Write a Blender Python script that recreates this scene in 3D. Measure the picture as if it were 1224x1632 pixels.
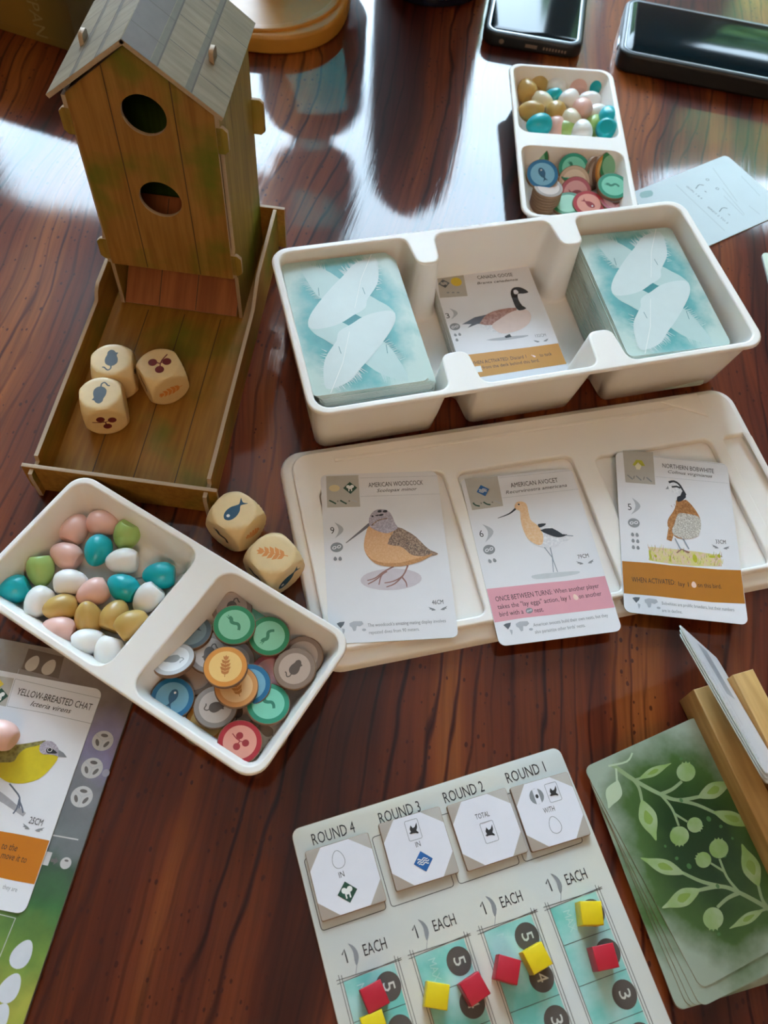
import bpy, bmesh, math, random
import numpy as np
from mathutils import Vector, Matrix, Euler
for o in list(bpy.data.objects): bpy.data.objects.remove(o)
random.seed(5)
MM = 0.001
R = math.radians
scene = bpy.context.scene
COL = scene.collection

# ---------------------------------------------------------------- camera
W_PX, H_PX, F_PX = 1224, 1632, 1345.0
PITCH, ROLL, CAM_H = R(30.1), R(7.6), 355.4           # tilt away from straight down, height over the table in mm
_fw = Vector((0, math.sin(PITCH), -math.cos(PITCH)))
_up = Vector((0, math.cos(PITCH), math.sin(PITCH)))
_rt = Vector((1, 0, 0))
CR = _rt*math.cos(ROLL) + _up*math.sin(ROLL)
CU = -_rt*math.sin(ROLL) + _up*math.cos(ROLL)
cam_data = bpy.data.cameras.new('camera')
cam = bpy.data.objects.new('camera', cam_data); COL.objects.link(cam)
cam_data.sensor_fit = 'VERTICAL'; cam_data.sensor_height = 36; cam_data.sensor_width = 27
cam_data.lens = 36*F_PX/H_PX
cam_data.clip_start = 0.01; cam_data.clip_end = 60
m = Matrix((CR, CU, -_fw)).transposed().to_4x4(); m.translation = Vector((0, 0, CAM_H*MM))
cam.matrix_world = m
cam_data.dof.use_dof = True; cam_data.dof.focus_distance = 0.38; cam_data.dof.aperture_fstop = 16
scene.camera = cam

def at(px, py, z=0.0):
    """point (mm) on the level plane z seen at photo pixel px,py"""
    d = CR*((px-W_PX/2)/F_PX) - CU*((py-H_PX/2)/F_PX) + _fw
    return Vector((0, 0, CAM_H)) + d*((z-CAM_H)/d.z)

# ---------------------------------------------------------------- light
scene.view_settings.view_transform = 'Standard'; scene.view_settings.look = 'None'
scene.view_settings.gamma = 1; scene.view_settings.use_curve_mapping = False
scene.view_settings.exposure = 0.35
wd = bpy.data.worlds.new('world'); scene.world = wd; wd.use_nodes = True
_n = wd.node_tree.nodes; _bg = _n['Background']
_bg.inputs[0].default_value = (0.66, 0.84, 1.0, 1); _bg.inputs[1].default_value = 16.0
def area(name, loc, target, sx, sy, power, col):
    l = bpy.data.lights.new(name, 'AREA'); l.shape = 'RECTANGLE'; l.size = sx; l.size_y = sy; l.energy = power; l.color = col
    o = bpy.data.objects.new(name, l); COL.objects.link(o); o.location = loc
    o.rotation_euler = (Vector(target)-Vector(loc)).to_track_quat('-Z', 'Y').to_euler(); return o
# daylight coming in through the big window, and an unseen warm fill light added behind the viewer
FILL_LIGHT = area('warm_fill_light', (0.3, -1.3, 1.55), (0.0, 0.2, 0.0), 0.5, 0.5, 8, (1.0, 0.64, 0.38))
FILL_LIGHT.visible_glossy = True

# ---------------------------------------------------------------- materials
def lin(c):
    if isinstance(c, str):
        c = [int(c[i:i+2], 16)/255 for i in (0, 2, 4)]
    return tuple((v/12.92 if v <= 0.04045 else ((v+0.055)/1.055)**2.4) for v in c) + (1.0,)
MATS = {}
def mat(name, col, rough=0.5, amount=0.06, scale=200.0, coat=0.0, metal=0.0, col2=None, spec=0.5, bump=0.0, sss=0.0, trans=0.0):
    if name in MATS: return MATS[name]
    m = bpy.data.materials.new(name); m.use_nodes = True; nt = m.node_tree; b = nt.nodes['Principled BSDF']
    tc = nt.nodes.new('ShaderNodeTexCoord'); no = nt.nodes.new('ShaderNodeTexNoise'); no.inputs['Scale'].default_value = scale
    no.inputs['Detail'].default_value = 4
    nt.links.new(tc.outputs['Object'], no.inputs['Vector'])
    c = lin(col); mx = nt.nodes.new('ShaderNodeMix'); mx.data_type = 'RGBA'
    c2 = lin(col2) if col2 else tuple(v*(1-amount*3) for v in c[:3]) + (1,)
    mx.inputs[6].default_value = c; mx.inputs[7].default_value = c2
    if col2:
        mr = nt.nodes.new('ShaderNodeMapRange'); mr.inputs[1].default_value = 0.38; mr.inputs[2].default_value = 0.62
        nt.links.new(no.outputs['Fac'], mr.inputs[0]); nt.links.new(mr.outputs[0], mx.inputs[0])
    else:
        nt.links.new(no.outputs['Fac'], mx.inputs[0])
    nt.links.new(mx.outputs[2], b.inputs['Base Color'])
    b.inputs['Roughness'].default_value = rough; b.inputs['Metallic'].default_value = metal
    b.inputs['Coat Weight'].default_value = coat; b.inputs['Specular IOR Level'].default_value = spec
    b.inputs['Subsurface Weight'].default_value = sss; b.inputs['Subsurface Radius'].default_value = (0.004, 0.003, 0.002)
    if trans: b.inputs['Transmission Weight'].default_value = trans
    if bump:
        bp = nt.nodes.new('ShaderNodeBump'); bp.inputs['Strength'].default_value = bump; bp.inputs['Distance'].default_value = 0.001
        nt.links.new(no.outputs['Fac'], bp.inputs['Height']); nt.links.new(bp.outputs[0], b.inputs['Normal'])
    m.diffuse_color = c; MATS[name] = m
    return m

def ramp(nt, stops):
    r = nt.nodes.new('ShaderNodeValToRGB'); e = r.color_ramp.elements
    while len(e) < len(stops): e.new(0.5)
    for el, (p, c) in zip(e, stops): el.position = p; el.color = lin(c)
    return r

def table_material():
    m = bpy.data.materials.new('lacquered_rosewood'); m.use_nodes = True; nt = m.node_tree; L = nt.links; N = nt.nodes.new
    b = nt.nodes['Principled BSDF']
    tc = N('ShaderNodeTexCoord')
    # big slow bend of the grain
    n0 = N('ShaderNodeTexNoise'); n0.inputs['Scale'].default_value = 3.2; n0.inputs['Detail'].default_value = 2
    L.new(tc.outputs['Object'], n0.inputs['Vector'])
    sub = N('ShaderNodeVectorMath'); sub.operation = 'SUBTRACT'; sub.inputs[1].default_value = (0.5, 0.5, 0.5)
    L.new(n0.outputs['Color'], sub.inputs[0])
    sc = N('ShaderNodeVectorMath'); sc.operation = 'MULTIPLY'; sc.inputs[1].default_value = (0.07, 0.0, 0.0)
    L.new(sub.outputs[0], sc.inputs[0])
    add = N('ShaderNodeVectorMath'); add.operation = 'ADD'; L.new(tc.outputs['Object'], add.inputs[0]); L.new(sc.outputs[0], add.inputs[1])
    def stretched(sx, sy, rot=R(4)):
        mp = N('ShaderNodeMapping'); mp.inputs['Scale'].default_value = (sx, sy, 1); mp.inputs['Rotation'].default_value = (0, 0, rot)
        L.new(add.outputs[0], mp.inputs['Vector']); return mp
    def noise(mp, detail=6, rough=0.6, w=0.0):
        n = N('ShaderNodeTexNoise'); n.inputs['Scale'].default_value = 1; n.inputs['Detail'].default_value = detail; n.inputs['Roughness'].default_value = rough
        L.new(mp.outputs[0], n.inputs['Vector']); n.inputs['Distortion'].default_value = w; return n
    broad = noise(stretched(26, 1.6), 3, 0.5)
    r1 = ramp(nt, [(0.38, '47190f'), (0.46, '672a15'), (0.53, '7e3b1a'), (0.62, '9c5826')])
    L.new(broad.outputs['Fac'], r1.inputs[0])
    fine = noise(stretched(330, 7), 5, 0.65)
    r2 = ramp(nt, [(0.30, '8a7468'), (0.5, 'c8b8ac'), (0.75, 'f0e8e0')])
    L.new(fine.outputs['Fac'], r2.inputs[0])
    mul = N('ShaderNodeMix'); mul.data_type = 'RGBA'; mul.blend_type = 'MULTIPLY'; mul.inputs[0].default_value = 0.75
    L.new(r1.outputs[0], mul.inputs[6]); L.new(r2.outputs[0], mul.inputs[7])
    # thin dark growth lines: contour lines of a stretched noise
    cont = noise(stretched(14, 3.4), 4, 0.5)
    spx = N('ShaderNodeSeparateXYZ'); mpx = stretched(1, 1, R(3)); L.new(mpx.outputs[0], spx.inputs[0])
    px = N('ShaderNodeMath'); px.operation = 'MULTIPLY'; px.inputs[1].default_value = 105; L.new(spx.outputs['X'], px.inputs[0])
    mu = N('ShaderNodeMath'); mu.operation = 'MULTIPLY_ADD'; mu.inputs[1].default_value = 5.5; L.new(cont.outputs['Fac'], mu.inputs[0]); L.new(px.outputs[0], mu.inputs[2])
    fr = N('ShaderNodeMath'); fr.operation = 'FRACT'; L.new(mu.outputs[0], fr.inputs[0])
    pp = N('ShaderNodeMath'); pp.operation = 'PINGPONG'; pp.inputs[1].default_value = 0.5; L.new(fr.outputs[0], pp.inputs[0])
    r3 = ramp(nt, [(0.0, '6a3c2c'), (0.05, 'a07c6a'), (0.12, 'ffffff')]); L.new(pp.outputs[0], r3.inputs[0])
    mul2 = N('ShaderNodeMix'); mul2.data_type = 'RGBA'; mul2.blend_type = 'MULTIPLY'
    vis = noise(stretched(40, 5), 2, 0.5); vr = N('ShaderNodeMapRange'); vr.inputs[1].default_value = 0.35; vr.inputs[2].default_value = 0.62; vr.inputs[3].default_value = 0.2; vr.inputs[4].default_value = 1.0
    L.new(vis.outputs['Fac'], vr.inputs[0]); L.new(vr.outputs[0], mul2.inputs[0])
    L.new(mul.outputs[2], mul2.inputs[6]); L.new(r3.outputs[0], mul2.inputs[7])
    # dark pores
    mp = N('ShaderNodeMapping'); mp.inputs['Scale'].default_value = (400, 250, 1); L.new(tc.outputs['Object'], mp.inputs['Vector'])
    vo = N('ShaderNodeTexVoronoi'); vo.inputs['Scale'].default_value = 1; vo.inputs['Randomness'].default_value = 1; L.new(mp.outputs[0], vo.inputs['Vector'])
    sep = N('ShaderNodeSeparateColor'); L.new(vo.outputs['Color'], sep.inputs[0])
    thr = N('ShaderNodeMapRange'); thr.inputs[1].default_value = 0.5; thr.inputs[2].default_value = 1.0; thr.inputs[3].default_value = 0.0; thr.inputs[4].default_value = 0.36
    L.new(sep.outputs[0], thr.inputs[0])
    lt = N('ShaderNodeMath'); lt.operation = 'SUBTRACT'; L.new(thr.outputs[0], lt.inputs[0]); L.new(vo.outputs['Distance'], lt.inputs[1])
    r4 = N('ShaderNodeMapRange'); r4.inputs[1].default_value = 0.0; r4.inputs[2].default_value = 0.08; r4.inputs[4].default_value = 0.85; L.new(lt.outputs[0], r4.inputs[0])
    mul3 = N('ShaderNodeMix'); mul3.data_type = 'RGBA'; L.new(r4.outputs[0], mul3.inputs[0]); L.new(mul2.outputs[2], mul3.inputs[6]); mul3.inputs[7].default_value = lin('3a130b')
    L.new(mul3.outputs[2], b.inputs['Base Color'])
    b.inputs['Roughness'].default_value = 0.5; b.inputs['Specular IOR Level'].default_value = 0.12
    b.inputs['Coat Weight'].default_value = 1.0; b.inputs['Coat Roughness'].default_value = 0.055; b.inputs['Coat IOR'].default_value = 1.42
    bp = N('ShaderNodeBump'); bp.inputs['Strength'].default_value = 0.12; bp.inputs['Distance'].default_value = 0.0004
    L.new(fine.outputs['Fac'], bp.inputs['Height']); L.new(bp.outputs[0], b.inputs['Normal']); L.new(bp.outputs[0], b.inputs['Coat Normal'])
    return m

def print_wood(name, c1, c2, stain, stain_amt, sx=120, sy=8, axis='z', spec=0.25):
    """board printed with planed wood and mossy stains; grain runs along the given local axis"""
    m = bpy.data.materials.new(name); m.use_nodes = True; nt = m.node_tree; L = nt.links; N = nt.nodes.new
    b = nt.nodes['Principled BSDF']; tc = N('ShaderNodeTexCoord'); mp = N('ShaderNodeMapping')
    mp.inputs['Scale'].default_value = {'z': (sx, sx, sy), 'y': (sx, sy, sx), 'x': (sy, sx, sx)}[axis]
    L.new(tc.outputs['Object'], mp.inputs['Vector'])
    n = N('ShaderNodeTexNoise'); n.inputs['Scale'].default_value = 1; n.inputs['Detail'].default_value = 5; n.inputs['Distortion'].default_value = 1.2
    L.new(mp.outputs[0], n.inputs['Vector'])
    r = ramp(nt, [(0.2, c2), (0.75, c1)]); L.new(n.outputs['Fac'], r.inputs[0])
    wv = N('ShaderNodeTexNoise'); wv.inputs['Scale'].default_value = 1; wv.inputs['Detail'].default_value = 2
    mp2 = N('ShaderNodeMapping'); s2 = 5*sx; mp2.inputs['Scale'].default_value = {'z': (s2, s2, sy*3), 'y': (s2, sy*3, s2), 'x': (sy*3, s2, s2)}[axis]
    L.new(tc.outputs['Object'], mp2.inputs['Vector']); L.new(mp2.outputs[0], wv.inputs['Vector'])
    rw = ramp(nt, [(0.35, 'ddd8ce'), (0.65, 'ffffff')]); L.new(wv.outputs['Fac'], rw.inputs[0])
    mw = N('ShaderNodeMix'); mw.data_type = 'RGBA'; mw.blend_type = 'MULTIPLY'; mw.inputs[0].default_value = 0.8
    L.new(r.outputs[0], mw.inputs[6]); L.new(rw.outputs[0], mw.inputs[7])
    s = N('ShaderNodeTexNoise'); s.inputs['Scale'].default_value = 24; s.inputs['Detail'].default_value = 5; L.new(tc.outputs['Object'], s.inputs['Vector'])
    mr = N('ShaderNodeMapRange'); mr.inputs[1].default_value = 0.5; mr.inputs[2].default_value = 0.68; mr.inputs[4].default_value = stain_amt; L.new(s.outputs['Fac'], mr.inputs[0])
    mx = N('ShaderNodeMix'); mx.data_type = 'RGBA'; L.new(mr.outputs[0], mx.inputs[0]); L.new(mw.outputs[2], mx.inputs[6]); mx.inputs[7].default_value = lin(stain)
    L.new(mx.outputs[2], b.inputs['Base Color']); b.inputs['Roughness'].default_value = 0.5; b.inputs['Specular IOR Level'].default_value = spec
    return m

def wash(name, centre_col, mid_col, edge_col, rx, ry, noise_scale=45, rough=0.38, namt=0.55, p=(0.35, 0.75, 1.15)):
    """watercolour wash printed on a card: dark in the middle, pale at the border, both broken up by noise"""
    m = bpy.data.materials.new(name); m.use_nodes = True; nt = m.node_tree; L = nt.links; N = nt.nodes.new
    b = nt.nodes['Principled BSDF']; tc = N('ShaderNodeTexCoord'); mp = N('ShaderNodeMapping')
    mp.inputs['Scale'].default_value = (1/(rx*MM), 1/(ry*MM), 0); L.new(tc.outputs['Object'], mp.inputs['Vector'])
    ln = N('ShaderNodeVectorMath'); ln.operation = 'LENGTH'; L.new(mp.outputs[0], ln.inputs[0])
    n = N('ShaderNodeTexNoise'); n.inputs['Scale'].default_value = noise_scale; n.inputs['Detail'].default_value = 6; n.inputs['Roughness'].default_value = 0.55
    L.new(tc.outputs['Object'], n.inputs['Vector'])
    a = N('ShaderNodeMath'); a.operation = 'MULTIPLY_ADD'; L.new(n.outputs['Fac'], a.inputs[0]); a.inputs[1].default_value = namt*2; L.new(ln.outputs['Value'], a.inputs[2])
    s = N('ShaderNodeMath'); s.operation = 'SUBTRACT'; L.new(a.outputs[0], s.inputs[0]); s.inputs[1].default_value = namt
    r = ramp(nt, [(p[0]/2, centre_col), (p[1]/2, mid_col), (p[2]/2, edge_col)])
    h = N('ShaderNodeMath'); h.operation = 'MULTIPLY'; h.inputs[1].default_value = 0.5; L.new(s.outputs[0], h.inputs[0]); L.new(h.outputs[0], r.inputs[0])
    L.new(r.outputs[0], b.inputs['Base Color']); b.inputs['Roughness'].default_value = rough
    return m

def speckle(name, c1, c2, c3, scale):
    m = bpy.data.materials.new(name); m.use_nodes = True; nt = m.node_tree; L = nt.links; N = nt.nodes.new
    b = nt.nodes['Principled BSDF']; tc = N('ShaderNodeTexCoord'); v = N('ShaderNodeTexVoronoi'); v.inputs['Scale'].default_value = scale
    L.new(tc.outputs['Object'], v.inputs['Vector']); n = N('ShaderNodeTexNoise'); n.inputs['Scale'].default_value = scale*0.8
    L.new(tc.outputs['Object'], n.inputs['Vector'])
    r = ramp(nt, [(0.15, c3), (0.5, c1), (0.8, c2)]); mx = N('ShaderNodeMath'); mx.operation = 'MULTIPLY_ADD'; mx.inputs[1].default_value = 0.6
    L.new(v.outputs['Distance'], mx.inputs[0])
    k = N('ShaderNodeMath'); k.operation = 'MULTIPLY'; k.inputs[1].default_value = 0.5; L.new(n.outputs['Fac'], k.inputs[0]); L.new(k.outputs[0], mx.inputs[2])
    L.new(mx.outputs[0], r.inputs[0]); L.new(r.outputs[0], b.inputs['Base Color']); b.inputs['Roughness'].default_value = 0.4
    return m

# ---------------------------------------------------------------- object helpers
def tag(o, label=None, cat=None, group=None, kind=None):
    if label: o['label'] = label
    if cat: o['category'] = cat
    if group: o['group'] = group
    if kind: o['kind'] = kind
    return o
def thing(name, label, cat, loc=(0, 0, 0), rotz=0.0, group=None, rot=None):
    o = bpy.data.objects.new(name, None); COL.objects.link(o); o.empty_display_size = 0.005
    o.location = Vector(loc)*MM
    o.rotation_euler = rot if rot is not None else (0, 0, rotz)
    return tag(o, label, cat, group)
def link(name, me, parent=None, loc=(0, 0, 0), rot=(0, 0, 0)):
    o = bpy.data.objects.new(name, me); COL.objects.link(o); o.location = Vector(loc)*MM; o.rotation_euler = rot
    if parent: o.parent = parent
    return o
def copy_tree(o, parent=None):
    c = o.copy(); COL.objects.link(c)
    if parent: c.parent = parent
    for ch in list(o.children): copy_tree(ch, c)
    return c
def mesh(name, verts, faces, mats, idx=None, smooth=None):
    me = bpy.data.meshes.new(name); me.from_pydata([Vector(v)*MM for v in verts], [], faces)
    for m in (mats if isinstance(mats, (list, tuple)) else [mats]): me.materials.append(m)
    if idx: me.polygons.foreach_set('material_index', idx)
    if smooth is not None:
        me.polygons.foreach_set('use_smooth', [True]*len(me.polygons)); me.set_sharp_from_angle(angle=R(smooth))
    me.update(); return me
def rrect(w, h, r, n=5, cx=0, cy=0):
    if not isinstance(r, (list, tuple)): r = [r]*4
    out = []
    for k, (sx, sy) in enumerate(((1, -1), (1, 1), (-1, 1), (-1, -1))):
        q = r[k]
        for i in range(n+1):
            a = -math.pi/2 + k*math.pi/2 + i/n*math.pi/2
            out.append((cx + sx*(w/2-q) + q*math.cos(a), cy + sy*(h/2-q) + q*math.sin(a)))
    return out
def prism(name, outline, z0, z1, m, bevel=0.0, seg=2, smooth=40, mtop=None):
    bm = bmesh.new(); n = len(outline)
    lo = [bm.verts.new((x*MM, y*MM, z0*MM)) for x, y in outline]; hi = [bm.verts.new((x*MM, y*MM, z1*MM)) for x, y in outline]
    top = bm.faces.new(hi); bm.faces.new(lo[::-1])
    for i in range(n): bm.faces.new((lo[i], lo[(i+1) % n], hi[(i+1) % n], hi[i]))
    bmesh.ops.recalc_face_normals(bm, faces=bm.faces)
    if mtop: top.material_index = 1
    if bevel:
        es = [e for e in bm.edges if abs(e.verts[0].co.z-e.verts[1].co.z) < 1e-9 and (len(e.link_faces) == 2)]
        bmesh.ops.bevel(bm, geom=es, offset=bevel*MM, segments=seg, profile=0.5, affect='EDGES')
    bmesh.ops.triangulate(bm, faces=[f for f in bm.faces if len(f.verts) > 4])
    me = bpy.data.meshes.new(name); bm.to_mesh(me); bm.free()
    me.materials.append(m)
    if mtop: me.materials.append(mtop)
    if smooth:
        me.polygons.foreach_set('use_smooth', [True]*len(me.polygons)); me.set_sharp_from_angle(angle=R(smooth))
    return me
def bx(name, x0, x1, y0, y1, z0, z1, m, bevel=0.3):
    return prism(name, [(x0, y0), (x1, y0), (x1, y1), (x0, y1)], z0, z1, m, bevel, 2)
def plate(name, outlines, z0, z1, m, bevel=0.5, plane='xy', bres=2):
    """flat board with holes: filled 2-D curve, extruded, edges rounded. plane 'xz' stands it up"""
    cu = bpy.data.curves.new(name, 'CURVE'); cu.dimensions = '2D'; cu.fill_mode = 'BOTH'
    for ol in outlines:
        s = cu.splines.new('POLY'); s.points.add(len(ol)-1); s.use_cyclic_u = True
        for p, (x, y) in zip(s.points, ol): p.co = (x*MM, y*MM, 0, 1)
    cu.extrude = max((z1-z0)/2-bevel, 0)*MM; cu.bevel_depth = bevel*MM; cu.bevel_resolution = bres; cu.offset = -bevel*MM
    ob = bpy.data.objects.new('tmp', cu); COL.objects.link(ob)
    dg = bpy.context.evaluated_depsgraph_get(); me = bpy.data.meshes.new_from_object(ob.evaluated_get(dg)); bpy.data.objects.remove(ob)
    me.name = name; me.transform(Matrix.Translation((0, 0, (z0+z1)/2*MM)))
    if plane == 'xz': me.transform(Matrix.Rotation(math.pi/2, 4, 'X'))       # (x,y,z)->(x,-z,y)
    if plane == 'yz': me.transform(Matrix(((0, 0, 1, 0), (1, 0, 0, 0), (0, 1, 0, 0), (0, 0, 0, 1))))  # (x,y,z)->(z,x,y)
    me.materials.clear(); me.materials.append(m)
    me.polygons.foreach_set('use_smooth', [True]*len(me.polygons)); me.set_sharp_from_angle(angle=R(50))
    return me
def loft(name, loops, m, cap0=False, cap1=False, smooth=50, flip=False):
    n = len(loops[0]); verts = [p for lp in loops for p in lp]; faces = []
    for k in range(len(loops)-1):
        for i in range(n):
            a, b2, c, d = k*n+i, k*n+(i+1) % n, (k+1)*n+(i+1) % n, (k+1)*n+i
            faces.append((a, d, c, b2) if flip else (a, b2, c, d))
    if cap0: faces.append(tuple(range(n))[::1 if flip else -1])
    if cap1: faces.append(tuple((len(loops)-1)*n+i for i in range(n))[::-1 if flip else 1])
    return mesh(name, verts, faces, m, smooth=smooth)
def resample(poly, n):
    pts = [Vector((p[0], p[1])) for p in poly]; L = [0]
    for i in range(len(pts)): L.append(L[-1]+(pts[(i+1) % len(pts)]-pts[i]).length)
    out = []; j = 0
    for k in range(n):
        s = L[-1]*k/n
        while L[j+1] < s: j += 1
        t = (s-L[j])/max(L[j+1]-L[j], 1e-9); p = pts[j].lerp(pts[(j+1) % len(pts)], t); out.append((p.x, p.y))
    return out
def smooth_path(pts, n=6, closed=True):
    P = [Vector(p) for p in pts]; out = []; N = len(P); rng = range(N if closed else N-1)
    for i in rng:
        if closed: a, b2, c, d = P[i-1], P[i], P[(i+1) % N], P[(i+2) % N]
        else: a, b2, c, d = P[max(i-1, 0)], P[i], P[i+1], P[min(i+2, N-1)]
        for k in range(n):
            t = k/n
            out.append(tuple(0.5*((2*b2)+(-a+c)*t+(2*a-5*b2+4*c-d)*t*t+(-a+3*b2-3*c+d)*t**3)))
    if not closed: out.append(tuple(P[-1]))
    return out
def join_meshes(name, parts, mats):
    """parts: list of (mesh, matrix) merged into one mesh; materials by index of each part's first material"""
    bm = bmesh.new(); ml = []
    for me, mx in parts:
        k0 = len(bm.verts); bm2 = me.copy(); bm2.transform(mx)
        mp = []
        for mm in me.materials:
            if mm not in ml: ml.append(mm)
            mp.append(ml.index(mm))
        for p in bm2.polygons: p.material_index = mp[min(p.material_index, len(mp)-1)] if mp else 0
        bm.from_mesh(bm2); bpy.data.meshes.remove(bm2)
    me = bpy.data.meshes.new(name); bm.to_mesh(me); bm.free()
    for mm in ml: me.materials.append(mm)
    return me

# ---------------------------------------------------------------- flat print on cards and boards
_text = {}
def text_geo(s):
    if s in _text: return _text[s]
    cu = bpy.data.curves.new('t', 'FONT'); cu.body = s; cu.size = 1; cu.resolution_u = 2; cu.fill_mode = 'FRONT'; cu.offset = 0.0
    ob = bpy.data.objects.new('t', cu); COL.objects.link(ob)
    dg = bpy.context.evaluated_depsgraph_get(); me = bpy.data.meshes.new_from_object(ob.evaluated_get(dg)); bpy.data.objects.remove(ob)
    v = [(p.co.x, p.co.y) for p in me.vertices]; f = [tuple(p.vertices) for p in me.polygons]
    bpy.data.meshes.remove(me)
    if not v: v = [(0, 0)]
    x0 = min(p[0] for p in v); x1 = max(p[0] for p in v)
    _text[s] = (v, f, x0, x1); return _text[s]
LAYER = 0.05
class Print:
    def __init__(s, z=0.0, fmap=None): s.v = []; s.n = {}; s.f = []; s.i = []; s.m = []; s.z = z; s.fm = fmap or (lambda p: p)
    def _mi(s, m):
        if m not in s.m: s.m.append(m)
        return s.m.index(m)
    def raw(s, pts, faces, m, layer):
        k = len(s.v); s.n[layer] = s.n.get(layer, 0)+1; z = s.z + LAYER*(layer+1) + 0.0004*s.n[layer]; s.v += [(p[0], p[1], z) for p in pts]
        mi = s._mi(m)
        for f in faces: s.f.append(tuple(k+j for j in f)); s.i.append(mi)
    def poly(s, pts, m, layer=0, sm=0, mapped=True):
        if sm: pts = smooth_path(pts, sm)
        q = [s.fm(p) for p in pts] if mapped else list(pts)
        ar = sum(q[i][0]*q[(i+1) % len(q)][1]-q[(i+1) % len(q)][0]*q[i][1] for i in range(len(q)))
        if ar < 0: q = q[::-1]
        from mathutils.geometry import tessellate_polygon
        tri = tessellate_polygon([[Vector((x, y, 0)) for x, y in q]])
        fs = []
        for t in tri:
            a, b2, c = (q[j] for j in t)
            cr = (b2[0]-a[0])*(c[1]-a[1])-(b2[1]-a[1])*(c[0]-a[0])
            fs.append(tuple(t) if cr > 0 else tuple(t[::-1]))
        s.raw(q, fs, m, layer)
    def line(s, pts, w, m, layer=0, sm=0, w1=None, mapped=True, closed=False):
        if sm: pts = smooth_path(pts, sm, closed)
        q = [Vector(s.fm(p)) if mapped else Vector(p) for p in pts]
        if closed: q.append(q[0].copy())
        n = len(q); L = []; Rr = []
        for i in range(n):
            d = (q[min(i+1, n-1)]-q[max(i-1, 0)])
            if closed and i in (0, n-1): d = q[1]-q[n-2]
            if d.length < 1e-6: d = Vector((1, 0))
            d.normalize(); nn = Vector((-d.y, d.x)); t = i/(n-1); ww = (w if w1 is None else w+(w1-w)*t)/2
            L.append(tuple(q[i]+nn*ww)); Rr.append(tuple(q[i]-nn*ww))
        s.raw(L+Rr, [(i+1, i, n+i, n+i+1) for i in range(n-1)], m, layer)
    def ell(s, c, rx, ry, m, layer=0, rot=0, n=28, mapped=True):
        cx, cy = s.fm(c) if mapped else c; a = R(rot)
        p = [(cx+rx*math.cos(t)*math.cos(a)-ry*math.sin(t)*math.sin(a), cy+rx*math.cos(t)*math.sin(a)+ry*math.sin(t)*math.cos(a)) for t in [2*math.pi*k/n for k in range(n)]]
        s.raw(p, [tuple(range(n))], m, layer)
    def ring(s, c, rx, ry, w, m, layer=0, rot=0, n=32, mapped=True):
        cx, cy = s.fm(c) if mapped else c; a = R(rot); q = []
        for t in [2*math.pi*k/n for k in range(n)]:
            q.append((cx+rx*math.cos(t)*math.cos(a)-ry*math.sin(t)*math.sin(a), cy+rx*math.cos(t)*math.sin(a)+ry*math.sin(t)*math.cos(a)))
        s.line(q, w, m, layer, mapped=False, closed=True)
    def egg(s, c, h, m, layer=0, rot=0, mapped=True, outline=None):
        cx, cy = s.fm(c) if mapped else c; a = R(rot); p = []
        for t in [2*math.pi*k/24 for k in range(24)]:
            y = math.cos(t)*h/2; x = math.sin(t)*h*0.36*(1-0.22*math.cos(t)); p.append((cx+x*math.cos(a)-y*math.sin(a), cy+x*math.sin(a)+y*math.cos(a)))
        s.poly(p, m, layer, mapped=False)
        if outline: s.line(p, 0.22, outline, layer+1, mapped=False, closed=True)
    def text(s, st, p0, p1, h, m, layer=1, shear=0.0, mapped=True, bold=0.0):
        """st runs from p0 to p1 along its baseline, capitals h mm high"""
        v, f, x0, x1 = text_geo(st)
        a = Vector(s.fm(p0)) if mapped else Vector(p0); b2 = Vector(s.fm(p1)) if mapped else Vector(p1)
        d = b2-a; L = d.length; d.normalize(); nn = Vector((-d.y, d.x)); k = L/(x1-x0)
        pts = []
        for x, y in v:
            yy = y/0.73*h; q = a + d*((x-x0)*k+yy*shear) + nn*yy; pts.append((q.x, q.y))
        s.raw(pts, f, m, layer)
    def build(s, name, parent=None, loc=(0, 0, 0), rot=(0, 0, 0)):
        me = bpy.data.meshes.new(name); me.from_pydata([Vector(p)*MM for p in s.v], [], s.f)
        for mm in s.m: me.materials.append(mm)
        me.polygons.foreach_set('material_index', s.i); me.update()
        return link(name, me, parent, loc, rot)

def homography(src, dst):
    A = []
    for (x, y), (u, v) in zip(src, dst):
        A.append([x, y, 1, 0, 0, 0, -u*x, -u*y, -u]); A.append([0, 0, 0, x, y, 1, -v*x, -v*y, -v])
    _, _, vt = np.linalg.svd(np.array(A, float)); h = vt[-1].reshape(3, 3)
    def f(p):
        q = h @ np.array([p[0], p[1], 1.0]); return (float(q[0]/q[2]), float(q[1]/q[2]))
    return f
CARD_DST = [(-28.5, 43.5), (28.5, 43.5), (28.5, -43.5), (-28.5, -43.5)]
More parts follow.
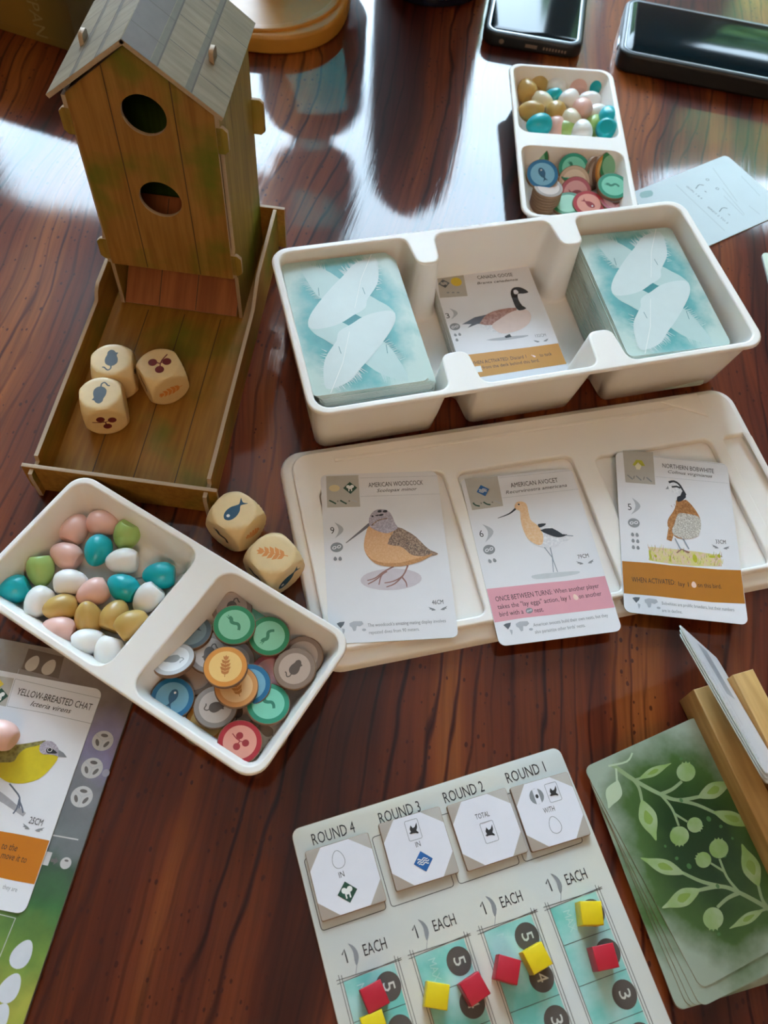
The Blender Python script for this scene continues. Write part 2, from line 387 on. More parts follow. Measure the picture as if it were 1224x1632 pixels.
# ---------------------------------------------------------------- the room
M_WALL = mat('warm_plaster', 'b3926a', 0.8, 0.03, 6); M_CEIL = mat('ceiling_paint', 'b7aea2', 0.85, 0.02, 5)
M_FLOOR = mat('floor_boards', '6a4a34', 0.5, 0.1, 8); M_TRIM = mat('window_trim', 'd8d0c4', 0.5, 0.03, 20)
def glass_pane():
    m = bpy.data.materials.new('window_glass'); m.use_nodes = True; nt = m.node_tree; nt.nodes.clear()
    o = nt.nodes.new('ShaderNodeOutputMaterial'); t = nt.nodes.new('ShaderNodeBsdfTransparent'); g = nt.nodes.new('ShaderNodeBsdfGlossy'); g.inputs['Roughness'].default_value = 0.02
    fr = nt.nodes.new('ShaderNodeFresnel'); fr.inputs[0].default_value = 1.2; mx = nt.nodes.new('ShaderNodeMixShader')
    n = nt.nodes.new('ShaderNodeTexNoise'); n.inputs['Scale'].default_value = 3; rr = ramp(nt, [(0.3, 'f6fafc'), (0.7, 'ffffff')])
    nt.links.new(n.outputs['Fac'], rr.inputs[0]); nt.links.new(rr.outputs[0], t.inputs[0])
    nt.links.new(fr.outputs[0], mx.inputs[0]); nt.links.new(t.outputs[0], mx.inputs[1]); nt.links.new(g.outputs[0], mx.inputs[2]); nt.links.new(mx.outputs[0], o.inputs[0]); return m
M_GLASS = glass_pane()
X0, X1, Y0, Y1, Z0, Z1 = -2300, 2200, -2300, 2500, -750, 2150
def struct(name, me, loc=(0, 0, 0)): o = link(name, me, None, loc); o['kind'] = 'structure'; return o
struct('floor', bx('floor', X0, X1, Y0, Y1, Z0-60, Z0, M_FLOOR, 0))
struct('ceiling', bx('ceiling', X0, X1, Y0, Y1, Z1, Z1+60, M_CEIL, 0))
struct('wall_left', bx('wall_left', X0-80, X0, Y0, Y1, Z0, Z1, M_WALL, 0))
struct('wall_right', bx('wall_right', X1, X1+80, Y0, Y1, Z0, Z1, M_WALL, 0))
struct('wall_back', bx('wall_back', X0, X1, Y0-80, Y0, Z0, Z1, M_WALL, 0))
WINS = [(-1660, 430, 250, 2050), (700, 1350, 250, 1600)]
def rect(a, b, c, d): return [(a, c), (b, c), (b, d), (a, d)]
me = plate('wall_front', [rect(X0, X1, Z0, Z1)] + [rect(*w) for w in WINS], -40, 40, M_WALL, 0, 'xz')
struct('wall_front', me, (0, Y1+40, 0))
for i, w in enumerate(WINS):
    t = 45; me = plate('frame', [rect(w[0], w[1], w[2], w[3]), rect(w[0]+t, w[1]-t, w[2]+t, w[3]-t)], -30, 30, M_TRIM, 2, 'xz')
    f = struct('window_%d' % (i+1), me, (0, Y1+40, 0))
    g = bx('pane', w[0]+t, w[1]-t, -3, 3, w[2]+t, w[3]-t, M_GLASS, 0); link('pane', g, f)

M_BLOCKER = mat('dark_blocker_sheet', '4a3c34', 0.85, 0.06, 40)
bl = thing('window_blind', 'unseen dark fabric blind pulled partly down over one section of the window', 'blind', (-530, 2440, 1560))  # added out of view to darken part of the window's reflection in the table
link('sheet', bx('sheet', -105, 105, -2, 2, 0, 470, M_BLOCKER, 0.5), bl); link('bottom_bar', bx('bottom_bar', -108, 108, -6, 6, -12, 4, M_BLOCKER, 1), bl); link('top_bar', bx('top_bar', -112, 112, -22, 22, 465, 505, M_TRIM, 4), bl)

# ---------------------------------------------------------------- the table
M_TABLE = table_material()
tb = thing('table', 'glossy dark reddish-brown wooden table under all the game pieces', 'table', (0, 380, -750))
link('tabletop', prism('tabletop', rrect(1500, 1250, 60, 8), 722, 750, M_TABLE, 4, 3), tb)
link('apron', plate('apron', [rrect(1300, 1050, 20, 3), rrect(1250, 1000, 15, 3)], 630, 722, M_TABLE, 2), tb)
for sx in (-1, 1):
    for sy in (-1, 1):
        link('leg', loft('leg', [[(sx*610+q*math.cos(a), sy*485+q*math.sin(a), z) for a in [k*math.pi/8 for k in range(16)]] for q, z in ((22, 0), (26, 60), (36, 560), (36, 722))], M_TABLE, True, True), tb)

# ---------------------------------------------------------------- birdhouse dice tower
TO = Vector((-122.5+(-1.9), 312.5, 0))
M_FRONT = print_wood('printed_pine_boards', 'a87c40', '93662c', '5f6a1a', 1.0, 90, 9, 'z')
M_SIDE = print_wood('printed_side_boards', 'a88a40', '8c6e28', '6a7020', 0.9, 90, 9, 'z')
M_TRAYP = print_wood('printed_tray_boards', 'a67a34', '8e5e22', '68681e', 0.9, 80, 9, 'y')
M_RAMP = print_wood('printed_ramp_boards', 'a8683a', '8a4a26', '7a5a28', 0.3, 80, 9, 'y')
M_ROOF = print_wood('printed_grey_shingles', '94866e', '7c6e58', '6e6250', 0.6, 60, 14, 'x', 0.5)
M_CUT = mat('cut_pressboard_edge', 'b8a084', 0.7, 0.08, 900)
M_SEAM = mat('printed_board_seam', '4e3414', 0.6, 0.05)
M_BANDR = mat('printed_dark_course', '6e6456', 0.45, 0.1, 300); M_SEAM2 = mat('printed_shingle_seam', '5c5248', 0.6, 0.05)
tw = thing('birdhouse_dice_tower', 'brown printed wooden birdhouse dice tower with peaked roof and long open tray', 'dice tower', TO)
T = 2.0
def circ(cx, cy, r, n=36): return [(cx+r*math.cos(2*math.pi*k/n), cy+r*math.sin(2*math.pi*k/n)) for k in range(n)]
def board(name, outlines, z0, z1, m, plane, loc, parent=tw, bevel=0.15):
    """printed board: a slab whose rim is the raw cut edge, printed faces just proud of it"""
    me = plate(name, outlines, z0, z1, m, bevel, plane, 1); me.materials.append(M_CUT)
    ax = {'xy': 2, 'xz': 1, 'yz': 0}[plane]
    for p in me.polygons: p.material_index = 0 if abs(p.normal[ax]) > 0.8 else 1
    return link(name, me, parent, loc)
# front panel with gable and two round holes
HW = 31.5
front = [(-HW, 33), (HW, 33), (HW, 50), (HW+0, 128), (0, 154), (-HW, 128)]
fp = board('front_panel', [front, circ(1.0, 122.2, 9.7), circ(1.0, 78.4, 9.9)], -T/2, T/2, M_FRONT, 'xz', (0, 1, 0))
pr = Print(0)
for x, top in ((-13, 143), (14.5, 142)):
    segs = [(33, 110), (134, top)] if False else [(33.6, top)]
    for a, b2 in segs: pr.poly([(x-0.25+(-3 if x < 0 else -2)*(b2-a)/110*0, a), (x+0.25, a), (x+0.25, b2), (x-0.25, b2)], M_SEAM, 0)
o = pr.build('printed_seam', fp, (0, -T/2, 0), (R(90), 0, 0))
# back panel, side panels
M_MOSS = print_wood('mossy_inner_boards', '4c6a2c', '3c5224', '38541c', 0.9, 90, 9, 'z'); bk = [(-HW, 0), (HW, 0), (HW, 128), (0, 154), (-HW, 128)]
board('back_panel', [bk], -T/2, T/2, M_MOSS, 'xz', (0, 60, 0))
def side_outline():
    return [(0, 0), (61, 0), (61, 127), (0, 127), (0, 112), (2.6, 108), (2.6, 52), (0, 48), (0, 34), (2.2, 33), (2.2, 1)]
for s in (-1, 1):
    sp = board('side_panel', [side_outline()], -T/2, T/2, M_SIDE, 'yz', (s*(HW+1), 0, 0))
    pr = Print(0)
    for y in (20, 41): pr.poly([(y-.2, 1), (y+.2, 1), (y+.2, 126), (y-.2, 126)], M_SEAM, 0)
    o = pr.build('printed_seam', sp, (s*T/2, 0, 0), (0, 0, 0))
    o.rotation_euler = Matrix(((0, 0, 1), (1, 0, 0), (0, 1, 0))).to_euler() if s > 0 else Matrix(((0, 0, -1), (1, 0, 0), (0, 1, 0))).to_euler()
    # interlocking tabs of front and back panels poking through the sides
    for nm, y, z0, z1, w in (('tab', 1.0, 108, 121, 3.0), ('tab', 1.0, 36, 49, 3.0), ('tab', 60.0, 76, 95, 6.0)):
        ol = [(s*(HW), z0), (s*(HW+2+w-2), z0), (s*(HW+2+w), z0+2), (s*(HW+2+w), z1-2), (s*(HW+2+w-2), z1), (s*HW, z1)]
        if s < 0: ol = ol[::-1]
        board('tab', [ol], -T/2, T/2, M_SIDE, 'xz', (0, y, 0))
# exit ramp
rp = board('ramp', [[(-HW+1, 0), (HW-1, 0), (HW-1, 58), (-HW+1, 58)]], -T/2, T/2, M_RAMP, 'xy', (0, 1, 4.2))
rp.rotation_euler = (R(38), 0, 0)
pr = Print(0)
for x in (-12, 8): pr.poly([(x-.25, 0.5), (x+.25, 0.5), (x+.25, 57), (x-.25, 57)], M_SEAM, 0)
pr.build('printed_seam', rp, (0, 0, T/2))
# roof: two sloping boards, three printed shingle courses
AP, EV, RX = 158.5, 130.0, 37.2
ang = math.atan2(AP-EV, RX); RL = math.hypot(RX, AP-EV)
for s in (-1, 1):
    rf = board('roof_panel', [[(0, -5.5), (RL, -5.5), (RL, 64), (0, 64)]] if s > 0 else [[(-RL, -5.5), (0, -5.5), (0, 64), (-RL, 64)]], -T, 0, M_ROOF, 'xy', (0, 0, AP))
    rf.rotation_euler = (0, s*ang, 0)
    pr = Print(0.0)
    for k in (1, 2): pr.poly([(s*(RL*k/3-.35), -5.2), (s*(RL*k/3+.35), -5.2), (s*(RL*k/3+.35), 63.7), (s*(RL*k/3-.35), 63.7)], M_SEAM2, 1)
    for k in (1, 2): pr.poly([(s*(RL*k/3-3.0), -5.2), (s*(RL*k/3+.35), -5.2), (s*(RL*k/3+.35), 63.7), (s*(RL*k/3-2.2), 63.7)], M_BANDR, 0)
    if s > 0: pr.poly([(0.3, -5.2), (RL/3-3.2, -5.2), (RL/3-2.4, 63.7), (0.3, 63.7)], mat('printed_ridge_course', '6e615e', 0.4, 0.1, 200), 0)
    for k in range(3):
        for j in range(3):
            y = 8+18*j+6*(k % 2)
            pr.poly([(s*(RL*k/3+.4), y-.22), (s*(RL*(k+1)/3-.4), y-.22), (s*(RL*(k+1)/3-.4), y+.22), (s*(RL*k/3+.4), y+.22)], M_SEAM2, 0)
    pr.build('printed_seam', rf)
    zr = AP-27.5*math.tan(ang)
    board('roof_tab', [[(19, zr-6), (26, zr-6), (25.5, zr+3.6), (24.5, zr+4.6), (20.5, zr+4.6), (19.5, zr+3.6)]], -T/2, T/2, M_ROOF, 'yz', (s*27.5, 0, 0))
# tray
TL, TR, TF, TB, TH = -37.5, 41.0, -118.5, 60.0, 20
tf = board('tray_floor', [[(TL, TF), (TR, TF), (TR, TB), (TL, TB)]], 0, 2, M_TRAYP, 'xy', (0, 0, 0.2))
pr = Print(0)
for x in (-18, 2, 22): pr.poly([(x-.25, TF+1), (x+.25, TF+1), (x+.25, -0.5), (x-.25, -0.5)], M_SEAM, 0)
pr.build('printed_seam', tf, (0, 0, 2))
wall_l = [(TF-4, 0), (TB, 0), (TB, TH+6), (-8, TH+6), (-12, TH+4), (-15, TH), (TF+5.5, TH), (TF+5, TH-3.5), (TF+1.2, TH-3.5), (TF+1.2, 10), (TF-1.2, 10), (TF-1.2, TH-1), (TF-4, TH-1), (TF-4.6, TH-4)]
wall_r = [(TF-4, 0), (TB, 0), (TB, TH+9), (10, TH+9), (-2, TH+3), (-7, TH), (TF+5.5, TH), (TF+5, TH-3.5), (TF+1.2, TH-3.5), (TF+1.2, 10), (TF-1.2, 10), (TF-1.2, TH-1), (TF-4, TH-1), (TF-4.6, TH-4)]
board('tray_wall', [wall_l], -T/2, T/2, M_TRAYP, 'yz', (TL-1.1, 0, 0.1))
board('tray_wall', [wall_r], -T/2, T/2, M_TRAYP, 'yz', (TR+1.1, 0, 0.1))
board('tray_front', [[(TL-6, 3), (TL-3, 0.5), (TR+3, 0.5), (TR+6, 3), (TR+6, TH), (TL-6, TH)]], -T/2, T/2, M_TRAYP, 'xz', (0, TF, 0))
board('tray_back', [[(TL-6, 0.5), (TR+6, 0.5), (TR+6, TH+8), (TL-6, TH+8)]], -T/2, T/2, M_TRAYP, 'xz', (0, TB+3, 0))

# ---------------------------------------------------------------- cream plastic trays
M_PLA = mat('cream_plastic', 'f4efe9', 0.38, 0.02, 30, sss=0.10)
def inset(poly, d):
    """shrink a closed outline by d along vertex normals"""
    P = [Vector(p) for p in poly]; n = len(P); out = []
    ar = sum(P[i].x*P[(i+1) % n].y-P[(i+1) % n].x*P[i].y for i in range(n)); sg = 1 if ar > 0 else -1
    for i in range(n):
        e = (P[(i+1) % n]-P[i-1]); e.normalize(); nn = Vector((-e.y, e.x))*sg; out.append(tuple(P[i]+nn*d))
    return out
def cavity(poly, ztop, zfloor, draft, fillet, thick=1.4, n=96, front=0.0):
    """inner wall + floor + outer wall loops for one cup"""
    base = resample(poly, n)
    lp = [[(x, y, ztop) for x, y in base]]
    H = ztop-zfloor
    for t in (0.35, 0.7): lp.append([(x, y, ztop-(H-fillet)*t) for x, y in inset(base, draft*t)])
    for k in range(5):
        a = k/4*math.pi/2; d = draft+fillet*(1-math.cos(a)); z = zfloor+fillet*(1-math.sin(a))
        lp.append([(x, y, z) for x, y in inset(base, d)])
    if front:
        ya = min(p[1] for p in base); yb = max(p[1] for p in base)
        lp = [[(x, y+front*(1-(y-ya)/(yb-ya))*(ztop-z)/H, z) for x, y, z in l_] for l_ in lp]
    inner = loft('cup', lp[::-1], M_PLA, True, False, 60)
    ou = []
    for (lp2, dz) in ((lp[0], -0.6), (lp[2], 0), (lp[-3], -thick), (lp[-1], -thick)):
        ou.append([(x, y, z+dz) for (x, y), z in zip(inset([(p[0], p[1]) for p in lp2], -thick), [p[2] for p in lp2])])
    outer = loft('cup', ou, M_PLA, False, True, 60)
    return inner, outer
def small_tray(name, label, L0, L1, D0, D1, H=20, W=71):
    """two cups side by side under one rim; local x runs along the tray"""
    t = thing(name, label, 'tray')
    c1 = rrect(D0-(L0+3), W-7, 7, 6, (D0+L0+3)/2, 0); c2 = rrect((L1-3)-D1, W-7, 7, 6, (D1+L1-3)/2, 0)
    rim = plate('rim', [rrect(L1-L0, W, 9, 7, (L0+L1)/2, 0), c1, c2], H-2.0, H, M_PLA, 0.9, bres=3)
    link('rim', rim, t)
    for c in (c1, c2):
        a, b2 = cavity(c, H-0.9, 2.0, 4.2, 7.0)
        link('cup', join_meshes('cup', [(a, Matrix()), (b2, Matrix())], None), t)
    return t
tray1 = small_tray('token_tray', 'cream plastic two-cup tray of eggs and food tokens, nearest, at left edge', -79, 70.5, -7.5, 6)
tray1.location = Vector((-84, 129, 0.6))*MM; tray1.rotation_euler = (0, 0, R(-25))
tray2 = small_tray('token_tray', 'cream plastic two-cup tray of eggs and tokens standing beyond the big card tray', -79, 70.5, -7.5, 6)
d = Vector((math.cos(R(-84.5)), math.sin(R(-84.5)))); nrm = Vector((-d.y, d.x))
c2 = Vector((43, 553)) + d*79 + nrm*35.3
tray2.location = Vector((c2.x, c2.y, 0.6))*MM; tray2.rotation_euler = (0, 0, R(-84.5))

# big card tray with three bays
BT_ANG = R(20.5); BT = Vector((50, 300, 0)); BH = 44.0
def bay_outline():
    x0, x1, y0, y1 = -105.5, 119.5, -35.5, 64.5
    pts = []
    def arc(cx, cy, r, a0, a1, n=5):
        for k in range(n+1):
            a = R(a0+(a1-a0)*k/n); pts.append((cx+r*math.cos(a), cy+r*math.sin(a)))
    def tongue_front(c, w, dep):   # bump rising from the near wall
        arc(c-w/2-5, y0+5, 5, -90, -10, 4); arc(c-w/2+6, y0+dep-5, 5, 170, 90, 4); arc(c+w/2-6, y0+dep-5, 5, 90, 10, 4); arc(c+w/2+5, y0+5, 5, 190, 270, 4)
    def tongue_back(c, w, dep):
        arc(c+w/2+5, y1-5, 5, 90, 170, 4); arc(c+w/2-6, y1-dep+5, 5, -10, -90, 4); arc(c-w/2+6, y1-dep+5, 5, -90, -170, 4); arc(c-w/2-5, y1-5, 5, 10, 90, 4)
    arc(x0+7, y0+7, 7, 180, 270); tongue_front(-34, 16, 21); tongue_front(41.5, 16, 21); arc(x1-7, y0+7, 7, 270, 360)
    arc(x1-7, y1-7, 7, 0, 90); tongue_back(50, 15, 20); tongue_back(-30, 15, 20); arc(x0+7, y1-7, 7, 90, 180)
    return pts
bt = thing('card_tray', 'large deep cream plastic three-bay tray holding decks of cards', 'tray', BT, BT_ANG)
bo = bay_outline()
link('rim', plate('rim', [rrect(233.5, 108, 10, 7, 7.25, 14.5), bo], BH-2.4, BH, M_PLA, 1.1, bres=3), bt)
a_, b_ = cavity(bo, BH-1.0, 2.0, 2.0, 2.0, 1.4, 260, 6.5)
link('cup', join_meshes('cup', [(a_, Matrix()), (b_, Matrix())], None), bt)

# card-display lid with three shallow recesses
M_LID = mat('lid_plastic', 'f5f0ea', 0.32, 0.02, 30, sss=0.10)
LID = Vector((50, 200, 0)); LA = R(19.5)
lid = thing('tray_lid', 'cream plastic tray lid with shallow recesses, lying under three face-up bird cards', 'lid', LID, LA)
LX0, LX1, LY0, LY1 = -91, 156, -53, 62.5
ocx, ocy = (LX0+LX1)/2, (LY0+LY1)/2
link('skirt', loft('skirt', [[(x, y, 0) for x, y in rrect(LX1-LX0, LY1-LY0, 11, 8, ocx, ocy)], [(x, y, 3.0) for x, y in rrect(LX1-LX0-1, LY1-LY0-1, 11, 8, ocx, ocy)],
     [(x, y, 4.2) for x, y in rrect(LX1-LX0-3, LY1-LY0-3, 10.5, 8, ocx, ocy)], [(x, y, 4.4) for x, y in rrect(LX1-LX0-9, LY1-LY0-9, 9, 8, ocx, ocy)]], M_LID, True, True, 60), lid)
recs = [rrect(62, 78, 4, 4, -44, -3), rrect(60, 76, 4, 4, 23.5, -5), rrect(64, 73, 4, 4, 97, -7), rrect(15, 72, 3, 4, 143.5, -7)]
link('raised_platform', plate('raised_platform', [rrect(LX1-LX0-11, LY1-LY0-12, 9, 7, ocx, ocy+1)] + recs, 4.2, 8.0, M_LID, 1.0, bres=3), lid)
link('inner_rib', bx('inner_rib', -64, 118, 50, 52, 7.8, 8.5, M_LID, 0.3), lid)
link('corner_triangle', prism('corner_triangle', [(112, 56), (134, 58), (134, 42)], 7.8, 8.6, M_LID, 0.5), lid)

# ---------------------------------------------------------------- dice
M_DIE = mat('birch_die_wood', 'ecd09c', 0.45, 0.04, 300, sss=0.08); M_MOUSE = mat('slate_ink', '46525c', 0.5); M_BERRY = mat('berry_ink', '74282e', 0.5)
M_WHEAT = mat('orange_ink', 'e8964a', 0.5); M_FISH = mat('blue_ink', '1d4f6c', 0.5); M_WORM = mat('olive_ink', '2c2a22', 0.5); M_WHITE = mat('white_ink', 'f2f2ee', 0.5)
def die_mesh(a=20.2, k=14):
    bm = bmesh.new(); bmesh.ops.create_cube(bm, size=a*MM); bmesh.ops.subdivide_edges(bm, edges=bm.edges, cuts=k, use_grid_fill=True)
    Rr = a*0.69*MM
    for v in bm.verts:
        r = v.co.length
        if r > Rr: v.co *= Rr/r + 0.0*(r-Rr)
    me = bpy.data.meshes.new('die_body'); bm.to_mesh(me); bm.free(); me.materials.append(M_DIE)
    me.polygons.foreach_set('use_smooth', [True]*len(me.polygons)); me.set_sharp_from_angle(angle=R(28)); return me
DIE = die_mesh()
def sym(pr, kind, s=1.0, m=None, cx=0, cy=0, rot=0, layer=0):
    """small food symbols, drawn about (cx,cy); s = 1 fits a circle of about 10 mm"""
    a = R(rot)
    def q(pts): return [(cx+s*(x*math.cos(a)-y*math.sin(a)), cy+s*(x*math.sin(a)+y*math.cos(a))) for x, y in pts]
    if kind == 'mouse':
        pr.poly(q([(-0.3, 3.6), (0.7, 3.3), (1.2, 2.6), (1.9, 2.4), (1.5, 1.6), (1.9, 0.2), (1.8, -1.3), (0.8, -2.3), (-0.5, -2.3), (-1.6, -1.3), (-1.7, 0.4), (-1.2, 1.8), (-1.1, 2.8)]), m or M_MOUSE, layer, sm=3, mapped=False)
        pr.line(q([(0.1, -2.2), (0.1, -3.3), (-0.6, -3.9), (-1.2, -3.5), (-1.7, -2.9), (-2.3, -2.8)]), 0.42*s, m or M_MOUSE, layer, sm=4, mapped=False)
    elif kind == 'fish':
        pr.poly(q([(-0.1, -3.4), (1.0, -2.8), (1.5, -1.2), (1.2, 0.6), (0.4, 1.8), (0.35, 2.4), (1.3, 3.8), (0.1, 3.2), (-1.2, 3.9), (-0.4, 2.4), (-0.6, 1.6), (-1.4, 0.2), (-1.6, -1.4), (-1.1, -2.8)]), m or M_FISH, layer, sm=3, mapped=False)
        pr.ell(q([(-0.2, -2.1)])[0], 0.45*s, 0.45*s, M_WHITE, layer+1, mapped=False, n=12)
    elif kind == 'berries':
        for x, y in ((-1.9, 0.3), (1.9, 1.0), (0.4, -2.0)): pr.ell(q([(x, y)])[0], 1.25*s, 1.25*s, m or M_BERRY, layer, mapped=False, n=18)
        pr.line(q([(-0.9, 0.4), (0.2, 0.2), (0.6, 1.6), (1.6, 3.6)]), 0.35*s, m or M_BERRY, layer, sm=4, mapped=False)
        pr.line(q([(0.4, -1.0), (0.3, 0.3), (1.2, 0.7)]), 0.3*s, m or M_BERRY, layer, sm=4, mapped=False)
    elif kind == 'wheat':
        pr.line(q([(0, -4.0), (0, 3.4)]), 0.25*s, m or M_WHEAT, layer, mapped=False)
        for k in range(5):
            y = -2.6+1.35*k; w = (1.5, 1.9, 1.8, 1.5, 1.0)[k]
            for sd in (-1, 1): pr.poly(q([(0, y-0.5), (sd*w*0.75, y), (sd*w, y+1.2), (sd*w*0.4, y+0.9), (0, y+0.5)]), m or M_WHEAT, layer, mapped=False)
        pr.poly(q([(0, 4.4), (0.7, 3.2), (0, 2.4), (-0.7, 3.2)]), m or M_WHEAT, layer, mapped=False)
    elif kind == 'worm':
        pr.line(q([(-2.4, 2.6), (-1.6, 2.0), (-1.2, 0.9), (-0.2, 0.5), (1.2, 0.4), (1.9, -0.6), (2.0, -1.9)]), 1.5*s, m or M_WORM, layer, sm=5, mapped=False, w1=1.0*s)
        pr.line(q([(-2.3, 2.4), (-2.9, 3.4)]), 0.25*s, m or M_WORM, layer, mapped=False); pr.line(q([(-2.6, 2.2), (-3.4, 2.7)]), 0.25*s, m or M_WORM, layer, mapped=False)
def make_die(label, px, py, rotz, zt, faces):
    P = at(px, py, zt); t = thing('die', label, 'die', (P.x, P.y, zt-20.2+0.1), R(rotz), 'wooden food dice')
    b = link('die_body', DIE, t, (0, 0, 10.1))
    tf = {'top': (0, 0, 10.1, 0, 0, 0), 'front': (0, -10.1, 0, 90, 0, 0), 'right': (10.1, 0, 0, 90, 0, 90), 'left': (-10.1, 0, 0, 90, 0, -90)}
    for f, (kind, rr, s) in faces.items():
        pr = Print(-0.02); sym(pr, kind, s*1.55, rot=rr); x, y, z, a, b2, c = tf[f]
        pr.build('printed_'+{'mouse': 'rodent', 'fish': 'fish', 'berries': 'berries', 'wheat': 'wheat', 'worm': 'worm'}[kind], b, (x, y, z), (R(a), R(b2), R(c)))
FZ = 2.2
make_die('wooden die showing a grey rodent, the back one in the birdhouse tray', 177, 573, 15, FZ+20.2, {'top': ('mouse', -3, 1.1), 'right': ('worm', 0, 1.0)})
make_die('wooden die with grey rodent on top and red berries on its side', 159.5, 627, 20, FZ+20.2, {'top': ('mouse', 167, 1.1), 'front': ('berries', 100, 1.05)})
make_die('wooden die with red berries on top in the birdhouse tray', 254, 580, 38, FZ+20.2, {'top': ('berries', -34, 1.15), 'front': ('wheat', 95, 1.0), 'left': ('worm', 0, 0.9)})
make_die('wooden die with a blue fish on top, beside the birdhouse tray', 373.5, 814, 62, 20.2, {'top': ('fish', -92, 1.15), 'left': ('worm', 0, 0.9), 'front': ('wheat', 60, 0.9)})
make_die('wooden die with pale orange wheat on top, touching the lid corner', 435, 882, 50, 20.2, {'top': ('wheat', 37, 1.1), 'left': ('worm', 30, 0.9), 'front': ('fish', -60, 1.2)})

# ---------------------------------------------------------------- eggs
EGG = {c: mat(c+'_egg', h, 0.33, 0.02, 60, sss=0.12) for c, h in dict(pink='eec0b4', teal='08b2be', green='a6c872', white='f3f3f1', tan='c9a75e', cream='e4dcc0').items()}
def egg_mesh(L=14.8, r=5.75, seg=28):
    prof = []
    n = 16
    for k in range(n+1):                       # pointed end at +x, cut flat at the blunt end
        t = math.pi*k/n; x = math.cos(t); y = math.sin(t)*(1-0.16*x)
        prof.append((x*L/2, y*r))
    cut = -L/2*0.80; out = [(x, y) for x, y in prof if x > cut]
    last = out[-1]; out += [(cut, last[1]*0.88), (cut-0.15, last[1]*0.78)]
    sh = 0.0
    rings = [[(x+sh, y*math.cos(a), y*math.sin(a)) for a in [2*math.pi*j/seg for j in range(seg)]] for x, y in out[1:]]
    v = [(out[0][0], 0, 0)]; f = []
    for rg in rings: v += rg
    for j in range(seg): f.append((0, 1+j, 1+(j+1) % seg))
    for k in range(len(rings)-1):
        for j in range(seg):
            a, b2 = 1+k*seg+j, 1+k*seg+(j+1) % seg; f.append((a, a+seg, b2+seg, b2))
    f.append(tuple(1+(len(rings)-1)*seg+j for j in range(seg)))
    out = {}
    for c, mm in EGG.items(): out[c] = mesh('egg_'+c, v, f, mm, smooth=38)
    return out
EGGM = egg_mesh()
def egg(col, px, py, z, dirdeg, elev, label, group):
    """dirdeg = direction of the pointed end on the table as read in the photo (0 right, 90 away)"""
    P = at(px, py, z); o = link('egg', EGGM[col], None, P)
    h = math.radians(dirdeg+7.6); e = math.radians(elev)
    o.rotation_euler = (0, -e, h); o.scale = (1.05,)*3 if group == G1 else (1.2,)*3 if group == G2 else (1.0,)*3; tag(o, label, 'egg', group); return o
G1 = 'miniature eggs in the near tray'; G2 = 'miniature eggs in the far tray'
s1 = 3.825
E1 = [('pink', 458, 320, 70, 5, 'pink egg standing near the top corner of the near tray, pointing away'), ('pink', 628, 285, -12, 5, 'pink egg at the top of the near tray beside the green egg'),
 ('green', 773, 355, 240, -48, 'green egg with its flat end up, upper right in the near tray'), ('pink', 405, 480, 155, 5, 'pink egg left of the upper turquoise egg in the near tray'),
 ('teal', 597, 450, 262, 5, 'turquoise egg between pink eggs and the white egg, upper part of near tray'), ('white', 750, 515, 183, 3, 'white egg just below the upper green egg in near tray'),
 ('green', 248, 570, 275, -30, 'green egg beside the far-left turquoise egg in the near tray'), ('white', 430, 645, 2, 3, 'white egg lying sideways in the middle of the near tray'),
 ('teal', 975, 600, 182, 3, 'turquoise egg nearest the token cup in the near tray'), ('teal', 85, 690, 205, -5, 'turquoise egg cut by the left edge of the picture'),
 ('white', 237, 765, 250, 5, 'white egg beside the leftmost turquoise egg'), ('pink', 570, 705, 212, 3, 'pink egg in the middle of the near tray'),
 ('teal', 752, 675, 150, 5, 'turquoise egg left of the white egg with raised flat end'), ('white', 902, 740, 225, -20, 'white egg with its flat end up beside the divider'),
 ('tan', 372, 800, 200, 20, 'ochre egg behind the large pink egg, lower left of the cup'), ('tan', 540, 860, 100, 50, 'ochre egg standing on end, middle of lower row'),
 ('tan', 700, 850, 70, 5, 'ochre egg half hidden under another ochre egg'), ('tan', 800, 900, 38, 5, 'ochre egg lying on top of another ochre egg by the divider'),
 ('pink', 362, 935, 168, 3, 'large pink egg in the lower left row of the near tray'), ('white', 535, 1010, 18, -8, 'white egg in the bottom row beside the pink egg'),
 ('white', 660, 1070, 255, -15, 'white egg lowest in the near tray, nearest its bottom corner')]
for i, (c, x, y, dd, el, lb) in enumerate(E1):
    egg(c, x/s1, y/s1+760, 12.5 if i == 17 else 8.6, dd, el, lb, G1)
s2 = 5.1
